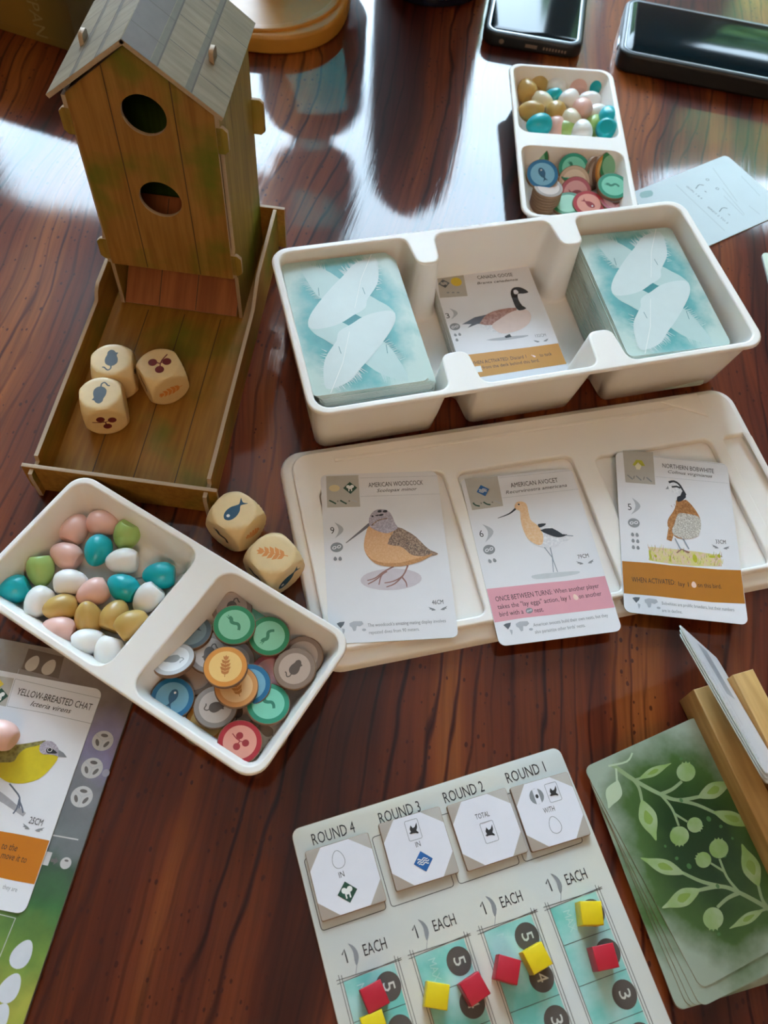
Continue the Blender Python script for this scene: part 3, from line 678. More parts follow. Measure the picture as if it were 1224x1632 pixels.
E2 = [('tan', 300, 225, 70, 10, 9, 'ochre egg at the back left of the far tray'), ('tan', 205, 280, 100, 15, 10, 'ochre egg standing against the left wall of the far tray'),
 ('white', 440, 250, 60, 5, 9, 'white egg in the back row of the far tray'), ('pink', 610, 240, 95, 5, 9, 'pink egg in the back row between white and turquoise'),
 ('teal', 760, 245, -60, 5, 9.5, 'turquoise egg in the back right corner of the far tray'), ('teal', 405, 355, 0, 60, 9, 'small-looking turquoise egg end-on in the middle of the far tray'),
 ('white', 545, 360, 60, 15, 14, 'white egg on top in the centre of the far tray'), ('white', 710, 370, 30, 5, 10, 'white egg right of centre in the far tray'),
 ('cream', 325, 375, 120, 10, 9, 'cream egg between ochre and turquoise eggs in the far tray'), ('tan', 240, 450, 175, 5, 14, 'ochre egg lying sideways by the left wall of the far tray'),
 ('pink', 650, 430, 250, 20, 15, 'pale pink egg resting on a white egg in the far tray'), ('tan', 435, 455, 250, 15, 12, 'ochre egg in the middle of the far tray'),
 ('teal', 300, 555, 200, 5, 16, 'large turquoise egg at the near left corner of the far tray'), ('cream', 560, 520, 90, 10, 12, 'cream egg behind the front green egg in the far tray'),
 ('white', 760, 480, 200, 0, 10, 'white egg beside the right turquoise pair in the far tray'), ('teal', 865, 500, 90, 10, 14, 'upper turquoise egg at the right wall of the far tray'),
 ('teal', 850, 600, 60, -50, 14, 'turquoise egg with flat end up, near right corner of far tray'), ('green', 525, 605, 0, 20, 9, 'green egg in the front row of the far tray'),
 ('white', 650, 610, 80, 10, 12, 'white egg in the front row of the far tray'), ('green', 745, 565, 60, 10, 8.6, 'green egg squeezed beside the turquoise pair of the far tray'),
 ('pink', 440, 585, 270, 0, 9, 'pink egg in the front row next to the large turquoise egg')]
for c, x, y, dd, el, z, lb in E2: egg(c, x/s2+800, y/s2+90, z, dd, el, lb, G2)

# ---------------------------------------------------------------- food tokens
M_KRAFT = mat('token_cut_edge', '8a6a50', 0.75, 0.1, 800)
TC = {'green': ('1f7f4e', '86c49c', '2a6b48'), 'teal': ('1c8a6a', '7accae', '1a6c54'), 'blue': ('1f6f9c', '7cb4cc', '17486a'), 'orange': ('d98a28', 'eec070', 'b4641c'),
      'apricot': ('dc9a58', 'f0c48c', 'b87434'), 'brown': ('8e7868', 'bfa898', '4c3e36'), 'grey': ('9a9490', 'cfc8c4', '56504c'), 'silver': ('b4b2b2', 'dcdcdc', '84888a'),
      'dark': ('3c4a4e', '6c7a7c', '1c2426'), 'red': ('b02430', 'e49a88', '8e1420'), 'pink': ('c06878', 'e8b0b4', '8a3848'), 'cream': ('cdb49c', 'e4d0bc', '90745c')}
def blend(a, b, t): return ''.join('%02x' % int(int(a[i:i+2], 16)*(1-t)+int(b[i:i+2], 16)*t) for i in (0, 2, 4))
TC = {k: (v[0], v[1], blend(v[2], v[1], 0.18)) for k, v in TC.items()}
TM = {k: [mat('token_%s_%d' % (k, i), c, 0.4, 0.03, 300) for i, c in enumerate(v)] for k, v in TC.items()}
TR_, TT = 9.0, 1.9
TOK = prism('token_body', circ(0, 0, TR_, 40), 0, TT, M_KRAFT, 0.25, 2)
SYMK = {'m': 'mouse', 'f': 'fish', 'b': 'berries', 'w': 'wheat', 'o': 'worm', 'n': None}
_tok = {}
def token(col, kind, P, tilt=0, tdir=0, spin=0, label='', group=''):
    t = thing('food_token', label, 'token', P, group=group)
    q = Matrix.Rotation(R(tdir), 3, 'Z') @ Matrix.Rotation(R(tilt), 3, 'Y') @ Matrix.Rotation(R(-tdir+spin), 3, 'Z')
    t.rotation_euler = q.to_euler(); link('token_body', TOK, t)
    key = (col, kind)
    if key not in _tok:
        pr = Print(TT-0.02); m = TM[col]; pr.ell((0, 0), TR_-0.35, TR_-0.35, m[0], 0, n=40); pr.ell((0, 0), 6.7, 6.7, m[1], 1, n=36)
        if SYMK[kind]: sym(pr, SYMK[kind], 1.15, m[2], layer=2)
        _tok[key] = pr.build('printed_face', t).data
    else: link('printed_face', _tok[key], t)
    return t
s3 = 3.221
T1 = [('green', 'n', 470, 190, 3.5, 0, 0, 0, 'green token almost hidden behind the back brown token'), ('brown', 'm', 608, 150, 7.5, 10, -60, 170, 'brown rodent token at the back of the near cup'),
 ('teal', 'n', 745, 215, 5, 0, 0, 0, 'dark green token hidden behind two green worm tokens'), ('green', 'o', 800, 300, 12, 5, 0, 100, 'green worm token, right one of the back pair'),
 ('green', 'o', 622, 243, 16.5, 3, 0, 0, 'green worm token on top at the back of the near cup'), ('dark', 'f', 402, 285, 9, 14, 120, -60, 'dark slate fish token against the divider'),
 ('grey', 'm', 492, 388, 8.5, 6, 0, 170, 'grey rodent token behind the orange wheat token'), ('silver', 'm', 312, 428, 13, 24, 120, 100, 'pale silver rodent token leaning on the divider'),
 ('blue', 'n', 245, 600, 5, 2, 0, 0, 'blue token under the blue fish token'), ('blue', 'f', 303, 620, 8.5, 3, 0, 170, 'blue fish token at the left of the near cup'),
 ('blue', 'n', 700, 550, 12, 0, 0, 0, 'blue token under the apricot token'), ('apricot', 'w', 632, 560, 15, 3, 0, 30, 'apricot token directly under the orange wheat token'),
 ('orange', 'w', 577, 460, 20.5, 4, 90, 8, 'orange wheat token lying highest in the middle of the pile'), ('brown', 'n', 975, 405, 9, 8, 200, 0, 'brown token behind another at the right wall'),
 ('brown', 'm', 935, 468, 13, 6, 200, -25, 'brown rodent token on top at the right wall'), ('pink', 'n', 810, 495, 6, 0, 0, 0, 'pink token mostly hidden beside the blue one'),
 ('teal', 'o', 795, 650, 11.5, 7, 60, 10, 'teal-green worm token above the red token'), ('orange', 'n', 480, 745, 5, 0, 0, 0, 'orange token under the grey rodent token'),
 ('green', 'n', 465, 755, 2.7, 0, 0, 0, 'green token at the bottom below the grey rodent token'), ('grey', 'm', 525, 665, 9.5, 4, 0, -60, 'grey-brown rodent token below the orange wheat token'),
 ('brown', 'm', 640, 690, 6.5, 0, 0, 0, 'brown token tucked above the red berry token'), ('cream', 'm', 790, 790, 5, 0, 0, 60, 'beige token right of the red berry token'),
 ('red', 'b', 650, 845, 11.5, 3, 0, 75, 'red berry token in the near corner of the cup'),
 ('brown', 'n', 420, 500, 4.5, 0, 0, 0, 'brown token at the bottom between blue and grey ones'), ('grey', 'n', 620, 430, 6, 0, 0, 0, 'grey token buried under the orange wheat token')]
for c, k, x, y, z, ti, td, sp, lb in T1:
    P = at(x/s3+180, y/s3+920, z+TT); P.z = z; token(c, k, P, ti, td, sp, lb, 'food tokens in the near tray')
T2 = [('green', 'n', 262, 815, 11, 55, 250, 0, 'green token leaning at the back left of the far cup'), ('blue', 'f', 330, 950, 18, 22, 270, -150, 'blue fish token lying on a token stack in the far cup'),
 ('teal', 'o', 585, 900, 15, 28, 270, 0, 'pale green token topping the tilted middle stack'), ('cream', 'n', 588, 1005, 11, 38, 270, 0, 'cream token second in the tilted middle stack'),
 ('pink', 'f', 600, 1095, 8, 38, 270, 90, 'pink token third in the tilted middle stack'), ('brown', 'w', 735, 930, 11, 65, 330, 0, 'brown token standing on edge in the far cup'),
 ('orange', 'n', 805, 920, 10, 60, 330, 0, 'orange token standing on edge in the far cup'), ('green', 'n', 890, 885, 12, 40, 300, 0, 'green token at the back right of the far cup'),
 ('red', 'n', 960, 935, 9, 62, 200, 0, 'red token standing against the right wall of the far cup'), ('teal', 'o', 905, 1050, 14, 10, 270, 40, 'green worm token near the right wall of the far cup'),
 ('grey', 'n', 905, 1085, 11, 10, 270, 0, 'grey token under the right worm token'), ('red', 'f', 705, 1195, 9, 10, 270, 60, 'red token at the near side of the far cup'),
 ('green', 'n', 540, 1195, 7, 10, 200, 0, 'green token partly under the near red token'), ('pink', 'w', 915, 1175, 9, 5, 0, 0, 'pink-red token at the near right of the far cup')]
for c, k, x, y, z, ti, td, sp, lb in T2:
    P = at(x/s2+800, y/s2+90, z+TT); P.z = z; token(c, k, P, ti, td, sp, lb, 'food tokens in the far tray').scale = (1.1,)*3
for k in range(7):
    P = at(345/s2+800, 1180/s2+90, 6); P.z = 2.8+k*2.02
    token('brown', 'n', P, 0, 0, 0, 'brown token in the straight stack under the blue fish token', 'stacked tokens under the blue one in the far tray')
# ---------------------------------------------------------------- cards: shared pieces
M_CARD = mat('card_stock', 'e6e6ea', 0.36, 0.02, 60); M_CEDGE = mat('card_edge', 'c9cfc6', 0.6, 0.08, 2000)
M_INK = mat('black_ink', '2b2a2c', 0.45); M_GINK = mat('grey_ink', '8d9094', 0.45); M_LINE = mat('pale_grey_ink', 'b9bcc2', 0.45)
M_BOX = mat('warm_grey_print', 'bdb8ae', 0.4, 0.05, 200); M_PINKB = mat('pink_print', 'e2a0ac', 0.4, 0.03, 90); M_OCHB = mat('ochre_print', 'b8761c', 0.4, 0.05, 90)
M_GREEND = mat('dark_green_print', '26503e', 0.4); M_BLUED = mat('blue_print', '1f62a8', 0.4); M_YEL = mat('sun_yellow_print', 'e6c63a', 0.4); M_EGGP = mat('printed_egg', 'f3d3c4', 0.4)
CARD_W, CARD_H = 57.0, 87.0
CT = 0.42
CARDM = prism('card_body', rrect(CARD_W, CARD_H, 3.2, 5), 0, CT, M_CEDGE, 0, smooth=None, mtop=M_CARD)
# decks seen from the back are printed teal or green
M_TEALW = wash('teal_wash_print', '1f7f84', '5aa4a4', 'b8ccc4', 25, 42, 60, namt=0.5, p=(0.45, 0.85, 1.25))
M_GREENW = wash('green_wash_print', '1c3818', '42602c', '98a594', 33, 43, 45, namt=0.36, p=(0.35, 0.78, 1.08))
DECKM = prism('card_body', rrect(CARD_W, CARD_H, 3.2, 5), 0, CT, M_CEDGE, 0, smooth=None, mtop=M_TEALW)
BONM = prism('card_body', rrect(CARD_W, CARD_H, 3.2, 5), 0, CT, mat('bonus_card_edge', 'b79a80', 0.6, 0.08, 1500), 0, smooth=None, mtop=M_GREENW)

def cmap(loc, th, z, ox, oy, s):
    """spot read in an enlarged crop of the photo -> mm on the card lying at loc, turned th"""
    c, sn = math.cos(-th), math.sin(-th)
    def f(p):
        P = at(ox+p[0]/s, oy+p[1]/s, z); x, y = P.x-loc[0], P.y-loc[1]; return (x*c-y*sn, x*sn+y*c)
    return f
def crescent(pr, a, b2, bulge, m, layer=1):
    """feather-shaped crescent from a to b bulging towards the third point"""
    A, B, C = Vector(pr.fm(a)), Vector(pr.fm(b2)), Vector(pr.fm(bulge)); mid = (A+B)/2; off = C-mid; o, i = [], []
    for k in range(9):
        t = k/8; p = A.lerp(B, t); w = math.sin(math.pi*t); o.append(tuple(p+off*w)); i.append(tuple(p+off*w*0.45))
    pr.poly(o+i[::-1], m, layer, mapped=False)
def nest(pr, c, rx, ry, rot=12):
    pr.ell(c, rx, ry, M_GINK, 1, rot); x, y = pr.fm(c)
    for s in (-1, 1): pr.ell((x+s*rx*0.38, y+s*rx*0.08), rx*0.36, ry*0.32, M_CARD, 2, rot+20, mapped=False)
    for s in (-1, 1): pr.ell((x+s*rx*0.38, y+s*rx*0.08), rx*0.22, ry*0.16, M_GINK, 3, rot+20, mapped=False)
def wings(pr, c, rot=0):
    x, y = pr.fm(c)
    for s in (-1, 1):
        pr.poly([(x+s*1.0, y-0.7), (x+s*1.9, y+0.0), (x+s*4.4, y+1.0), (x+s*3.6, y+0.2), (x+s*4.0, y-0.2), (x+s*2.9, y-0.4), (x+s*3.0, y-0.9), (x+s*1.9, y-0.9)], M_GINK, 1, mapped=False)
def worldmap(pr, c):
    x, y = pr.fm(c)
    pr.poly([(x-2.6, y+1.0), (x-1.2, y+1.6), (x+1.0, y+1.7), (x+0.4, y+0.2), (x-0.4, y-0.6), (x-0.9, y-1.3), (x-1.6, y-0.4)], mat('map_dark_ink', '62666c', 0.45), 1, mapped=False)
    pr.poly([(x-0.3, y-1.4), (x+0.9, y-1.8), (x+0.7, y-3.0), (x+0.1, y-4.2), (x-0.2, y-2.6)], M_LINE, 1, mapped=False)
    pr.poly([(x+3.0, y+0.8), (x+5.0, y+1.7), (x+8.6, y+1.5), (x+9.2, y+0.2), (x+7.6, y-0.9), (x+6.2, y-0.6), (x+5.6, y-2.8), (x+4.6, y-3.0), (x+4.0, y-1.2), (x+3.1, y-0.5)], M_LINE, 1, mapped=False)
    pr.ell((x+9.3, y-2.6), 0.9, 0.6, M_LINE, 1, mapped=False)
def diamond(pr, c, r, m, kind=None, rot=0):
    x, y = pr.fm(c); a = R(rot); q = lambda px, py: (x+px*math.cos(a)-py*math.sin(a), y+px*math.sin(a)+py*math.cos(a))
    pr.poly([q(0, r), q(r, 0), q(0, -r), q(-r, 0)], m, 2, mapped=False)
    if kind == 'tree':
        for dx, dy in ((-.28, .2), (.28, .22), (0, .05)): pr.ell(q(dx*r, dy*r), r*.27, r*.27, M_WHITE, 3, mapped=False, n=14)
        for dx in (-.2, .18): pr.line([q(dx*r, 0), q(dx*r, -.55*r)], r*.14, M_WHITE, 3, mapped=False)
    if kind == 'wave':
        for k in (-1, 0, 1): pr.line([q(r*t, r*(0.22*k+0.09*math.sin(t*11))) for t in [(-0.62+0.11*j)*(1-0.15*abs(k)) for j in range(12)]], r*.09, M_WHITE, 3, mapped=False)

def bird_card(name, label, c, th, z, tilt=(0, 0), body=None):
    t = thing(name, label, 'card', (c[0], c[1], z), group=None); t.rotation_euler = (R(tilt[0]), R(tilt[1]), R(th))
    link('card_body', body or CARDM, t); return t
M_PEACH = speckle('peach_feathers', 'd9a672', 'e0b284', 'd09c66', 1500); M_WCBACK = speckle('mottled_back_feathers', '8a6f5c', 'b59a80', '3f342f', 1500)
M_LILAC = speckle('lilac_grey_feathers', 'a9a0ac', 'c4bcc6', '948c98', 1500); M_DARKF = mat('dark_plumage_print', '2a2c33', 0.4); M_LEG = mat('pinkish_leg_print', '9b6f66', 0.4)
M_PSH = mat('pale_mauve_wash', 'd2c8ce', 0.4, 0.05, 300); M_WHITEF = speckle('white_feathers', 'dcdde2', 'f0f0f2', 'd0d2d6', 900); M_AVO = speckle('apricot_feathers', 'e8bd8e', 'eccaa4', 'e2b482', 900)
M_GLEG = mat('grey_leg_print', '98a2ac', 0.4); M_BROWNF = speckle('brown_feathers', 'a9713c', 'c08a52', '7c4e28', 900); M_SPEC = speckle('barred_breast_feathers', 'b6afa4', 'e0dcd4', '4a4640', 1900)
M_MEAD = mat('meadow_print', 'dcc0a8', 0.4, 0.1, 400, col2='d3cc7c'); M_LIME = mat('lime_print', 'c4c434', 0.4, 0.1, 500); M_RUST = speckle('rusty_wing_feathers', 'a8786c', 'bd9488', '8a5c50', 700)
M_BLUSH = mat('blush_feathers', 'e6d0c8', 0.4, 0.04, 300); M_YELB = mat('yellow_breast_print', 'dcc81c', 0.4, 0.08, 300); M_OLIVE = speckle('olive_back_feathers', '8a8448', 'a09a5c', '5e5230', 700)
M_BRANCH = mat('grey_branch_print', 'b4b2b8', 0.4, 0.1, 600); M_OCHB2 = mat('orange_ochre_print', 'c8760e', 0.4, 0.04, 90)

def titles(pr, title, a, b2, latin, c, d, h=2.7, hl=1.9):
    pr.text(title, a, b2, h, M_INK, 2); pr.text(latin, c, d, hl, M_INK, 2, shear=0.35)
Z = 7.9
# American woodcock
c, th, z = (3.5, 180.0), 11.3, Z
wc = bird_card('bird_card', 'white bird card with a plump long-billed orange-brown bird, leftmost on the lid', c, th, z)
f = cmap(c, R(th), z+CT, 500, 740, 5.1)
pr = Print(CT, f); pr.poly([(100, 97), (362, 88), (378, 345), (110, 352)], M_BOX, 0); pr.line([(372, 112), (1000, 95)], .15, M_LINE, 0); pr.line([(380, 262), (1030, 240)], .15, M_LINE, 0)
diamond(pr, (296, 193), 3.4, M_GREEND, 'tree'); pr.ell((168, 195), 2.6, 1.9, mat('pale_yellow_print', 'e0cfa0', 0.4), 1)
pr.line([(125, 293), (150, 305), (182, 322)], .8, M_GREEND, 1, sm=3); pr.line([(215, 293), (240, 308), (268, 322)], .8, M_GREEND, 1, sm=3); pr.line([(310, 290), (352, 308)], .6, M_LINE, 1)
pr.text('+', (188, 312), (203, 312), 1.6, M_INK, 1); pr.text('+', (280, 310), (297, 310), 1.6, M_INK, 1)
pr.build('habitat_box', wc)
pr = Print(CT, f); titles(pr, 'AMERICAN WOODCOCK', (446, 188), (890, 166), 'Scolopax minor', (512, 228), (835, 212))
pr.text('9', (137, 566), (170, 564), 3.8, M_INK, 1); crescent(pr, (168, 472), (172, 602), (242, 530), M_LINE); nest(pr, (187, 675), 2.9, 2.5)
for x in (175, 215): pr.egg((x, 768), 2.1, M_GINK, 1)
pr.text('46CM', (963, 1140), (1055, 1135), 2.2, M_INK, 1); wings(pr, (1010, 1172)); worldmap(pr, (235, 1310))
pr.text("The woodcock's amazing mating display involves", (440, 1322), (1075, 1284), 1.7, M_GINK, 1); pr.text('repeated dives from 90 meters.', (450, 1382), (860, 1352), 1.7, M_GINK, 1)
pr.build('printed_text', wc)
pr = Print(CT, f); pr.ell((630, 935), 14, 5.4, M_PSH, 0)
for l in ([(650, 830), (560, 880), (500, 925), (435, 945)], [(590, 865), (510, 935), (440, 975)], [(595, 870), (550, 905), (530, 980)], [(765, 822), (725, 905), (650, 950), (575, 965)], [(725, 905), (660, 970), (590, 998)], [(715, 915), (750, 960), (757, 998)]): pr.line(l, .8, M_LEG, 1, sm=3, w1=.45)
pr.line([(455, 488), (262, 640)], 1.7, mat('bill_print', '77747c', 0.4), 1, w1=.35)
pr.poly([(455, 500), (425, 560), (408, 650), (420, 720), (470, 785), (540, 822), (640, 832), (760, 822), (880, 785), (950, 745), (1010, 728), (900, 690), (800, 640), (700, 580), (640, 530), (560, 500)], M_PEACH, 2, sm=3)
pr.poly([(600, 650), (640, 565), (680, 512), (760, 545), (830, 590), (900, 660), (950, 700), (1012, 728), (930, 748), (860, 748), (790, 735), (740, 690), (690, 665)], M_WCBACK, 3, sm=2)
pr.poly([(455, 505), (448, 450), (470, 400), (510, 372), (560, 368), (610, 385), (640, 430), (660, 480), (682, 518), (640, 548), (590, 562), (520, 545), (480, 525)], M_LILAC, 4, sm=3)
for cc, rx, ry in (((535, 384), 1.0, .7), ((580, 384), 1.1, .7), ((548, 414), 1.2, .5), ((515, 418), .9, .35)): pr.ell(cc, rx, ry, M_DARKF, 5, 8)
pr.line([(470, 500), (520, 460), (600, 440)], .5, M_WCBACK, 5, sm=3)
M_UNDER = speckle('darker_flank_feathers', 'bd8650', 'cc9862', 'a87444', 1500)
pr.poly([(420, 720), (470, 770), (560, 800), (700, 800), (860, 760), (960, 728), (950, 745), (880, 785), (760, 822), (640, 832), (540, 822), (470, 785)], M_UNDER, 3, sm=3)
rg = random.Random(2)
for k in range(60):
    t = rg.random(); s_ = rg.uniform(-1, 1); x = 620+330*t; y = 590+140*t+s_*(45-32*t); pr.ell((x, y), rg.uniform(.12, .3), rg.uniform(.1, .2), M_DARKF, 5, -30, n=8)
pr.ell((478, 425), .5, .5, M_DARKF, 6, n=14)
pr.build('bird_picture', wc)

# American avocet
c, th, z = (74.0, 190.8), 15.6, Z
av = bird_card('bird_card', 'bird card with a black-and-white wader with apricot neck and pink band, middle of the lid', c, th, z)
f = cmap(c, R(th), z+CT, 720, 740, 4.371)
pr = Print(CT, f); pr.poly([(88, 102), (318, 82), (358, 290), (142, 320)], M_BOX, 0); pr.line([(330, 95), (840, 42)], .15, M_LINE, 0); pr.line([(350, 235), (885, 172)], .15, M_LINE, 0)
diamond(pr, (217, 184), 3.3, M_BLUED, 'wave', 8)
pr.line([(148, 268), (165, 285), (195, 292)], .8, M_GREEND, 1, sm=3); pr.line([(220, 263), (245, 278), (270, 282)], .8, M_GREEND, 1, sm=3); pr.line([(300, 255), (340, 272)], .6, M_LINE, 1)
pr.text('+', (200, 282), (213, 281), 1.6, M_INK, 1); pr.text('+', (278, 275), (292, 274), 1.6, M_INK, 1)
pr.build('habitat_box', av)
pr = Print(CT, f); titles(pr, 'AMERICAN AVOCET', (414, 163), (742, 125), 'Recurvirostra americana', (378, 208), (802, 156))
pr.text('6', (197, 508), (225, 505), 3.8, M_INK, 1); crescent(pr, (212, 418), (232, 545), (290, 468), M_LINE); nest(pr, (260, 595), 2.9, 2.5)
for x, y in ((265, 675), (298, 669)): pr.egg((x, y), 2.1, M_GINK, 1, 12)
pr.text('79CM', (882, 660), (957, 648), 2.2, M_INK, 1); wings(pr, (930, 682)); worldmap(pr, (402, 1130))
pr.text('American avocets build their own nests, but they', (570, 1132), (1090, 1062), 1.7, M_GINK, 1); pr.text("also parasitize other birds' nests.", (582, 1180), (932, 1132), 1.7, M_GINK, 1)
pr.build('printed_text', av)
pr = Print(CT, f)
edge = [f(p) for p in [(248, 868), (420, 850), (600, 830), (800, 812), (1082, 776)]]; lo = [f(p) for p in [(1148, 995), (900, 1025), (700, 1048), (500, 1070), (302, 1102)]]
edge[0] = (-28.3, edge[0][1]); edge[-1] = (28.3, edge[-1][1]); lo[0] = (28.3, lo[0][1]); lo[-1] = (-28.3, lo[-1][1])
pr.poly(edge+lo, M_PINKB, 0, mapped=False)
pr.text('ONCE BETWEEN TURNS:', (308, 957), (702, 905), 2.6, M_INK, 1); pr.text('When another player', (716, 902), (1028, 860), 2.4, M_INK, 1)
pr.text('takes the "lay eggs" action, lay 1', (322, 1010), (828, 944), 2.4, M_INK, 1); pr.egg((862, 925), 3.0, M_EGGP, 1, 15); pr.text('on another', (888, 936), (1046, 914), 2.4, M_INK, 1)
pr.text('bird with a', (336, 1062), (502, 1040), 2.4, M_INK, 1); nest(pr, (540, 1020), 1.7, 1.3); pr.text('nest.', (580, 1034), (642, 1025), 2.4, M_INK, 1)
pr.build('ability_banner', av)
pr = Print(CT, f); pr.poly([(560, 775), (700, 755), (880, 745), (870, 765), (750, 785), (590, 800)], mat('pale_ground_print', 'ced3d6', 0.4, 0.05, 300), 0, sm=3)
pr.line([(640, 572), (700, 650), (708, 752)], .55, M_GLEG, 1, w1=.4); pr.line([(685, 578), (705, 665), (737, 750)], .55, M_GLEG, 1, w1=.4)
pr.line([(448, 306), (400, 345), (320, 376)], 1.1, M_DARKF, 1, sm=4, w1=.25)
pr.poly([(590, 432), (650, 422), (740, 468), (800, 490), (845, 500), (800, 530), (740, 565), (690, 580), (640, 578), (580, 560), (540, 525)], M_WHITEF, 2, sm=3)
pr.poly([(437, 300), (448, 268), (485, 260), (520, 280), (535, 340), (550, 390), (600, 430), (635, 490), (630, 555), (590, 560), (530, 520), (495, 450), (480, 390), (475, 330), (455, 318)], M_AVO, 3, sm=3)
pr.poly([(615, 460), (700, 447), (770, 488), (802, 488), (790, 500), (740, 510), (680, 494)], M_DARKF, 4, sm=2); pr.poly([(600, 418), (655, 414), (640, 432), (608, 442)], M_DARKF, 4, sm=2)
pr.line([(790, 497), (845, 500)], .5, M_GLEG, 4); pr.ell((466, 281), .45, .45, M_DARKF, 4)
pr.build('bird_picture', av)

# Northern bobwhite
c, th, z = (141.4, 210.2), 1.8, 10.0
bb = bird_card('bird_card', 'bird card with a brown quail-like bird and ochre band, rightmost on the lid', c, th, 8.9, (1.2, 0))
f = cmap(c, R(th), z+CT, 970, 700, 5.1)
pr = Print(CT, f); pr.poly([(115, 90), (360, 103), (382, 365), (140, 345)], M_BOX, 0); pr.line([(368, 140), (945, 205)], .15, M_LINE, 0); pr.line([(385, 300), (975, 355)], .15, M_LINE, 0)
pr.poly([(195, 205), (225, 165), (270, 170), (298, 215), (270, 215), (240, 190), (215, 215)], M_LIME, 1); pr.poly([(215, 215), (240, 185), (268, 215), (255, 245), (228, 243)], mat('pale_grass_print', 'efe9c8', 0.4), 2)
for x, y in ((180, 305), (250, 312), (335, 325)): pr.line([(x-25, y-18), (x+18, y+18)], .7, M_GINK, 1)
pr.text('/', (203, 318), (218, 318), 1.8, M_INK, 1); pr.text('/', (284, 326), (299, 326), 1.8, M_INK, 1)
pr.build('habitat_box', bb)
pr = Print(CT, f); titles(pr, 'NORTHERN BOBWHITE', (440, 228), (858, 275), 'Colinus virginianus', (480, 272), (840, 310))
pr.text('5', (163, 568), (193, 570), 3.8, M_INK, 1); crescent(pr, (193, 470), (186, 605), (262, 540), M_LINE); nest(pr, (210, 672), 2.9, 2.5)
for x, y in ((200, 765), (237, 768), (205, 815), (243, 820), (208, 868), (246, 872)): pr.egg((x, y), 2.1, M_GINK, 1)
pr.text('33CM', (880, 838), (962, 843), 2.2, M_INK, 1); wings(pr, (920, 868)); worldmap(pr, (250, 1298))
pr.text('Bobwhites are prolific breeders, but their numbers', (445, 1332), (1036, 1386), 1.7, M_GINK, 1); pr.text('are in decline.', (447, 1390), (612, 1404), 1.7, M_GINK, 1)
pr.build('printed_text', bb)
def band(pr, top, bot, m, layer=0):
    e = [pr.fm(p) for p in top]; l = [pr.fm(p) for p in bot]
    e[0] = (-28.3, e[0][1]); e[-1] = (28.3, e[-1][1]); l[0] = (28.3, l[0][1]); l[-1] = (-28.3, l[-1][1]); pr.poly(e+l, m, layer, mapped=False)
pr = Print(CT, f); band(pr, [(148, 982), (350, 995), (520, 1015), (700, 1030), (900, 1048), (1070, 1052)], [(1100, 1322), (850, 1312), (600, 1285), (400, 1262), (163, 1242)], M_OCHB)
pr.text('WHEN ACTIVATED:', (199, 1147), (553, 1172), 2.7, M_INK, 1); pr.text('lay 1', (580, 1180), (663, 1186), 2.4, M_INK, 1); pr.egg((703, 1170), 3.2, M_EGGP, 1); pr.text('on this bird.', (736, 1190), (930, 1203), 2.4, M_INK, 1)
pr.build('ability_banner', bb)
pr = Print(CT, f); pr.poly([(330, 865), (500, 880), (700, 900), (920, 935), (930, 1022), (700, 1020), (500, 1000), (340, 975)], M_MEAD, 0)
for cc, rx, ry in (((710, 960), 1.1, 2.2), ((850, 945), 1.6, .7), ((905, 940), .8, 1.0), ((345, 930), .5, 2.6), ((510, 960), .4, 1.8), ((390, 940), .6, .8)): pr.ell(cc, rx, ry, M_LIME, 1, 5)
rg = random.Random(4); gm = [mat('grass_stroke_green', 'a8b45c', 0.4), mat('grass_stroke_tan', 'c49a7c', 0.4), mat('grass_stroke_yellow', 'd4cc50', 0.4)]
for k in range(110):
    x = rg.uniform(325, 935); y0_ = 880+60*(x-330)/600; y = rg.uniform(y0_-8, y0_+95); pr.line([(x, y), (x+rg.uniform(-9, 9), y-rg.uniform(12, 42))], rg.uniform(.18, .45), gm[k % 3], 0, w1=.08)
pr.line([(545, 798), (592, 888)], .7, M_GLEG, 3); pr.line([(610, 798), (660, 885)], .7, M_GLEG, 3); pr.line([(560, 915), (600, 885), (665, 912)], .6, M_LEG, 4)
pr.poly([(492, 712), (478, 805), (518, 822), (535, 765)], M_BROWNF, 1)
pr.poly([(555, 490), (610, 478), (660, 510), (710, 570), (745, 630), (757, 700), (737, 770), (690, 795), (620, 802), (560, 792), (525, 760), (500, 720), (484, 690), (490, 640), (530, 580), (550, 530)], M_BROWNF, 2, sm=3)
pr.poly([(570, 600), (640, 600), (735, 625), (757, 700), (737, 770), (690, 795), (620, 800), (545, 775), (520, 735), (540, 680)], M_SPEC, 3, sm=3)
pr.poly([(480, 402), (488, 352), (535, 335), (580, 358), (612, 420), (640, 478), (600, 492), (560, 490), (562, 450), (520, 428)], M_WHITEF, 3, sm=3)
pr.line([(490, 348), (530, 340), (572, 362), (605, 410), (630, 450)], 1.3, M_DARKF, 4, sm=3, w1=.8); pr.line([(515, 385), (555, 382), (585, 395)], 1.0, M_DARKF, 4, sm=3)
pr.poly([(600, 420), (585, 455), (560, 465), (560, 500), (590, 500), (630, 470), (622, 440)], M_DARKF, 5, sm=2); pr.poly([(485, 375), (465, 403), (490, 402)], M_GINK, 4); pr.ell((538, 382), .45, .45, M_DARKF, 5, n=12)
for k in range(40):
    x = rg.uniform(500, 740); y = rg.uniform(520, 600); pr.line([(x, y), (x+14, y+18)], .22, mat('rust_stroke', '8a5428', 0.4), 4, w1=.08) if 500+abs(y-520)*.3 < x < 620+abs(y-500)*1.3 else None
pr.build('bird_picture', bb)

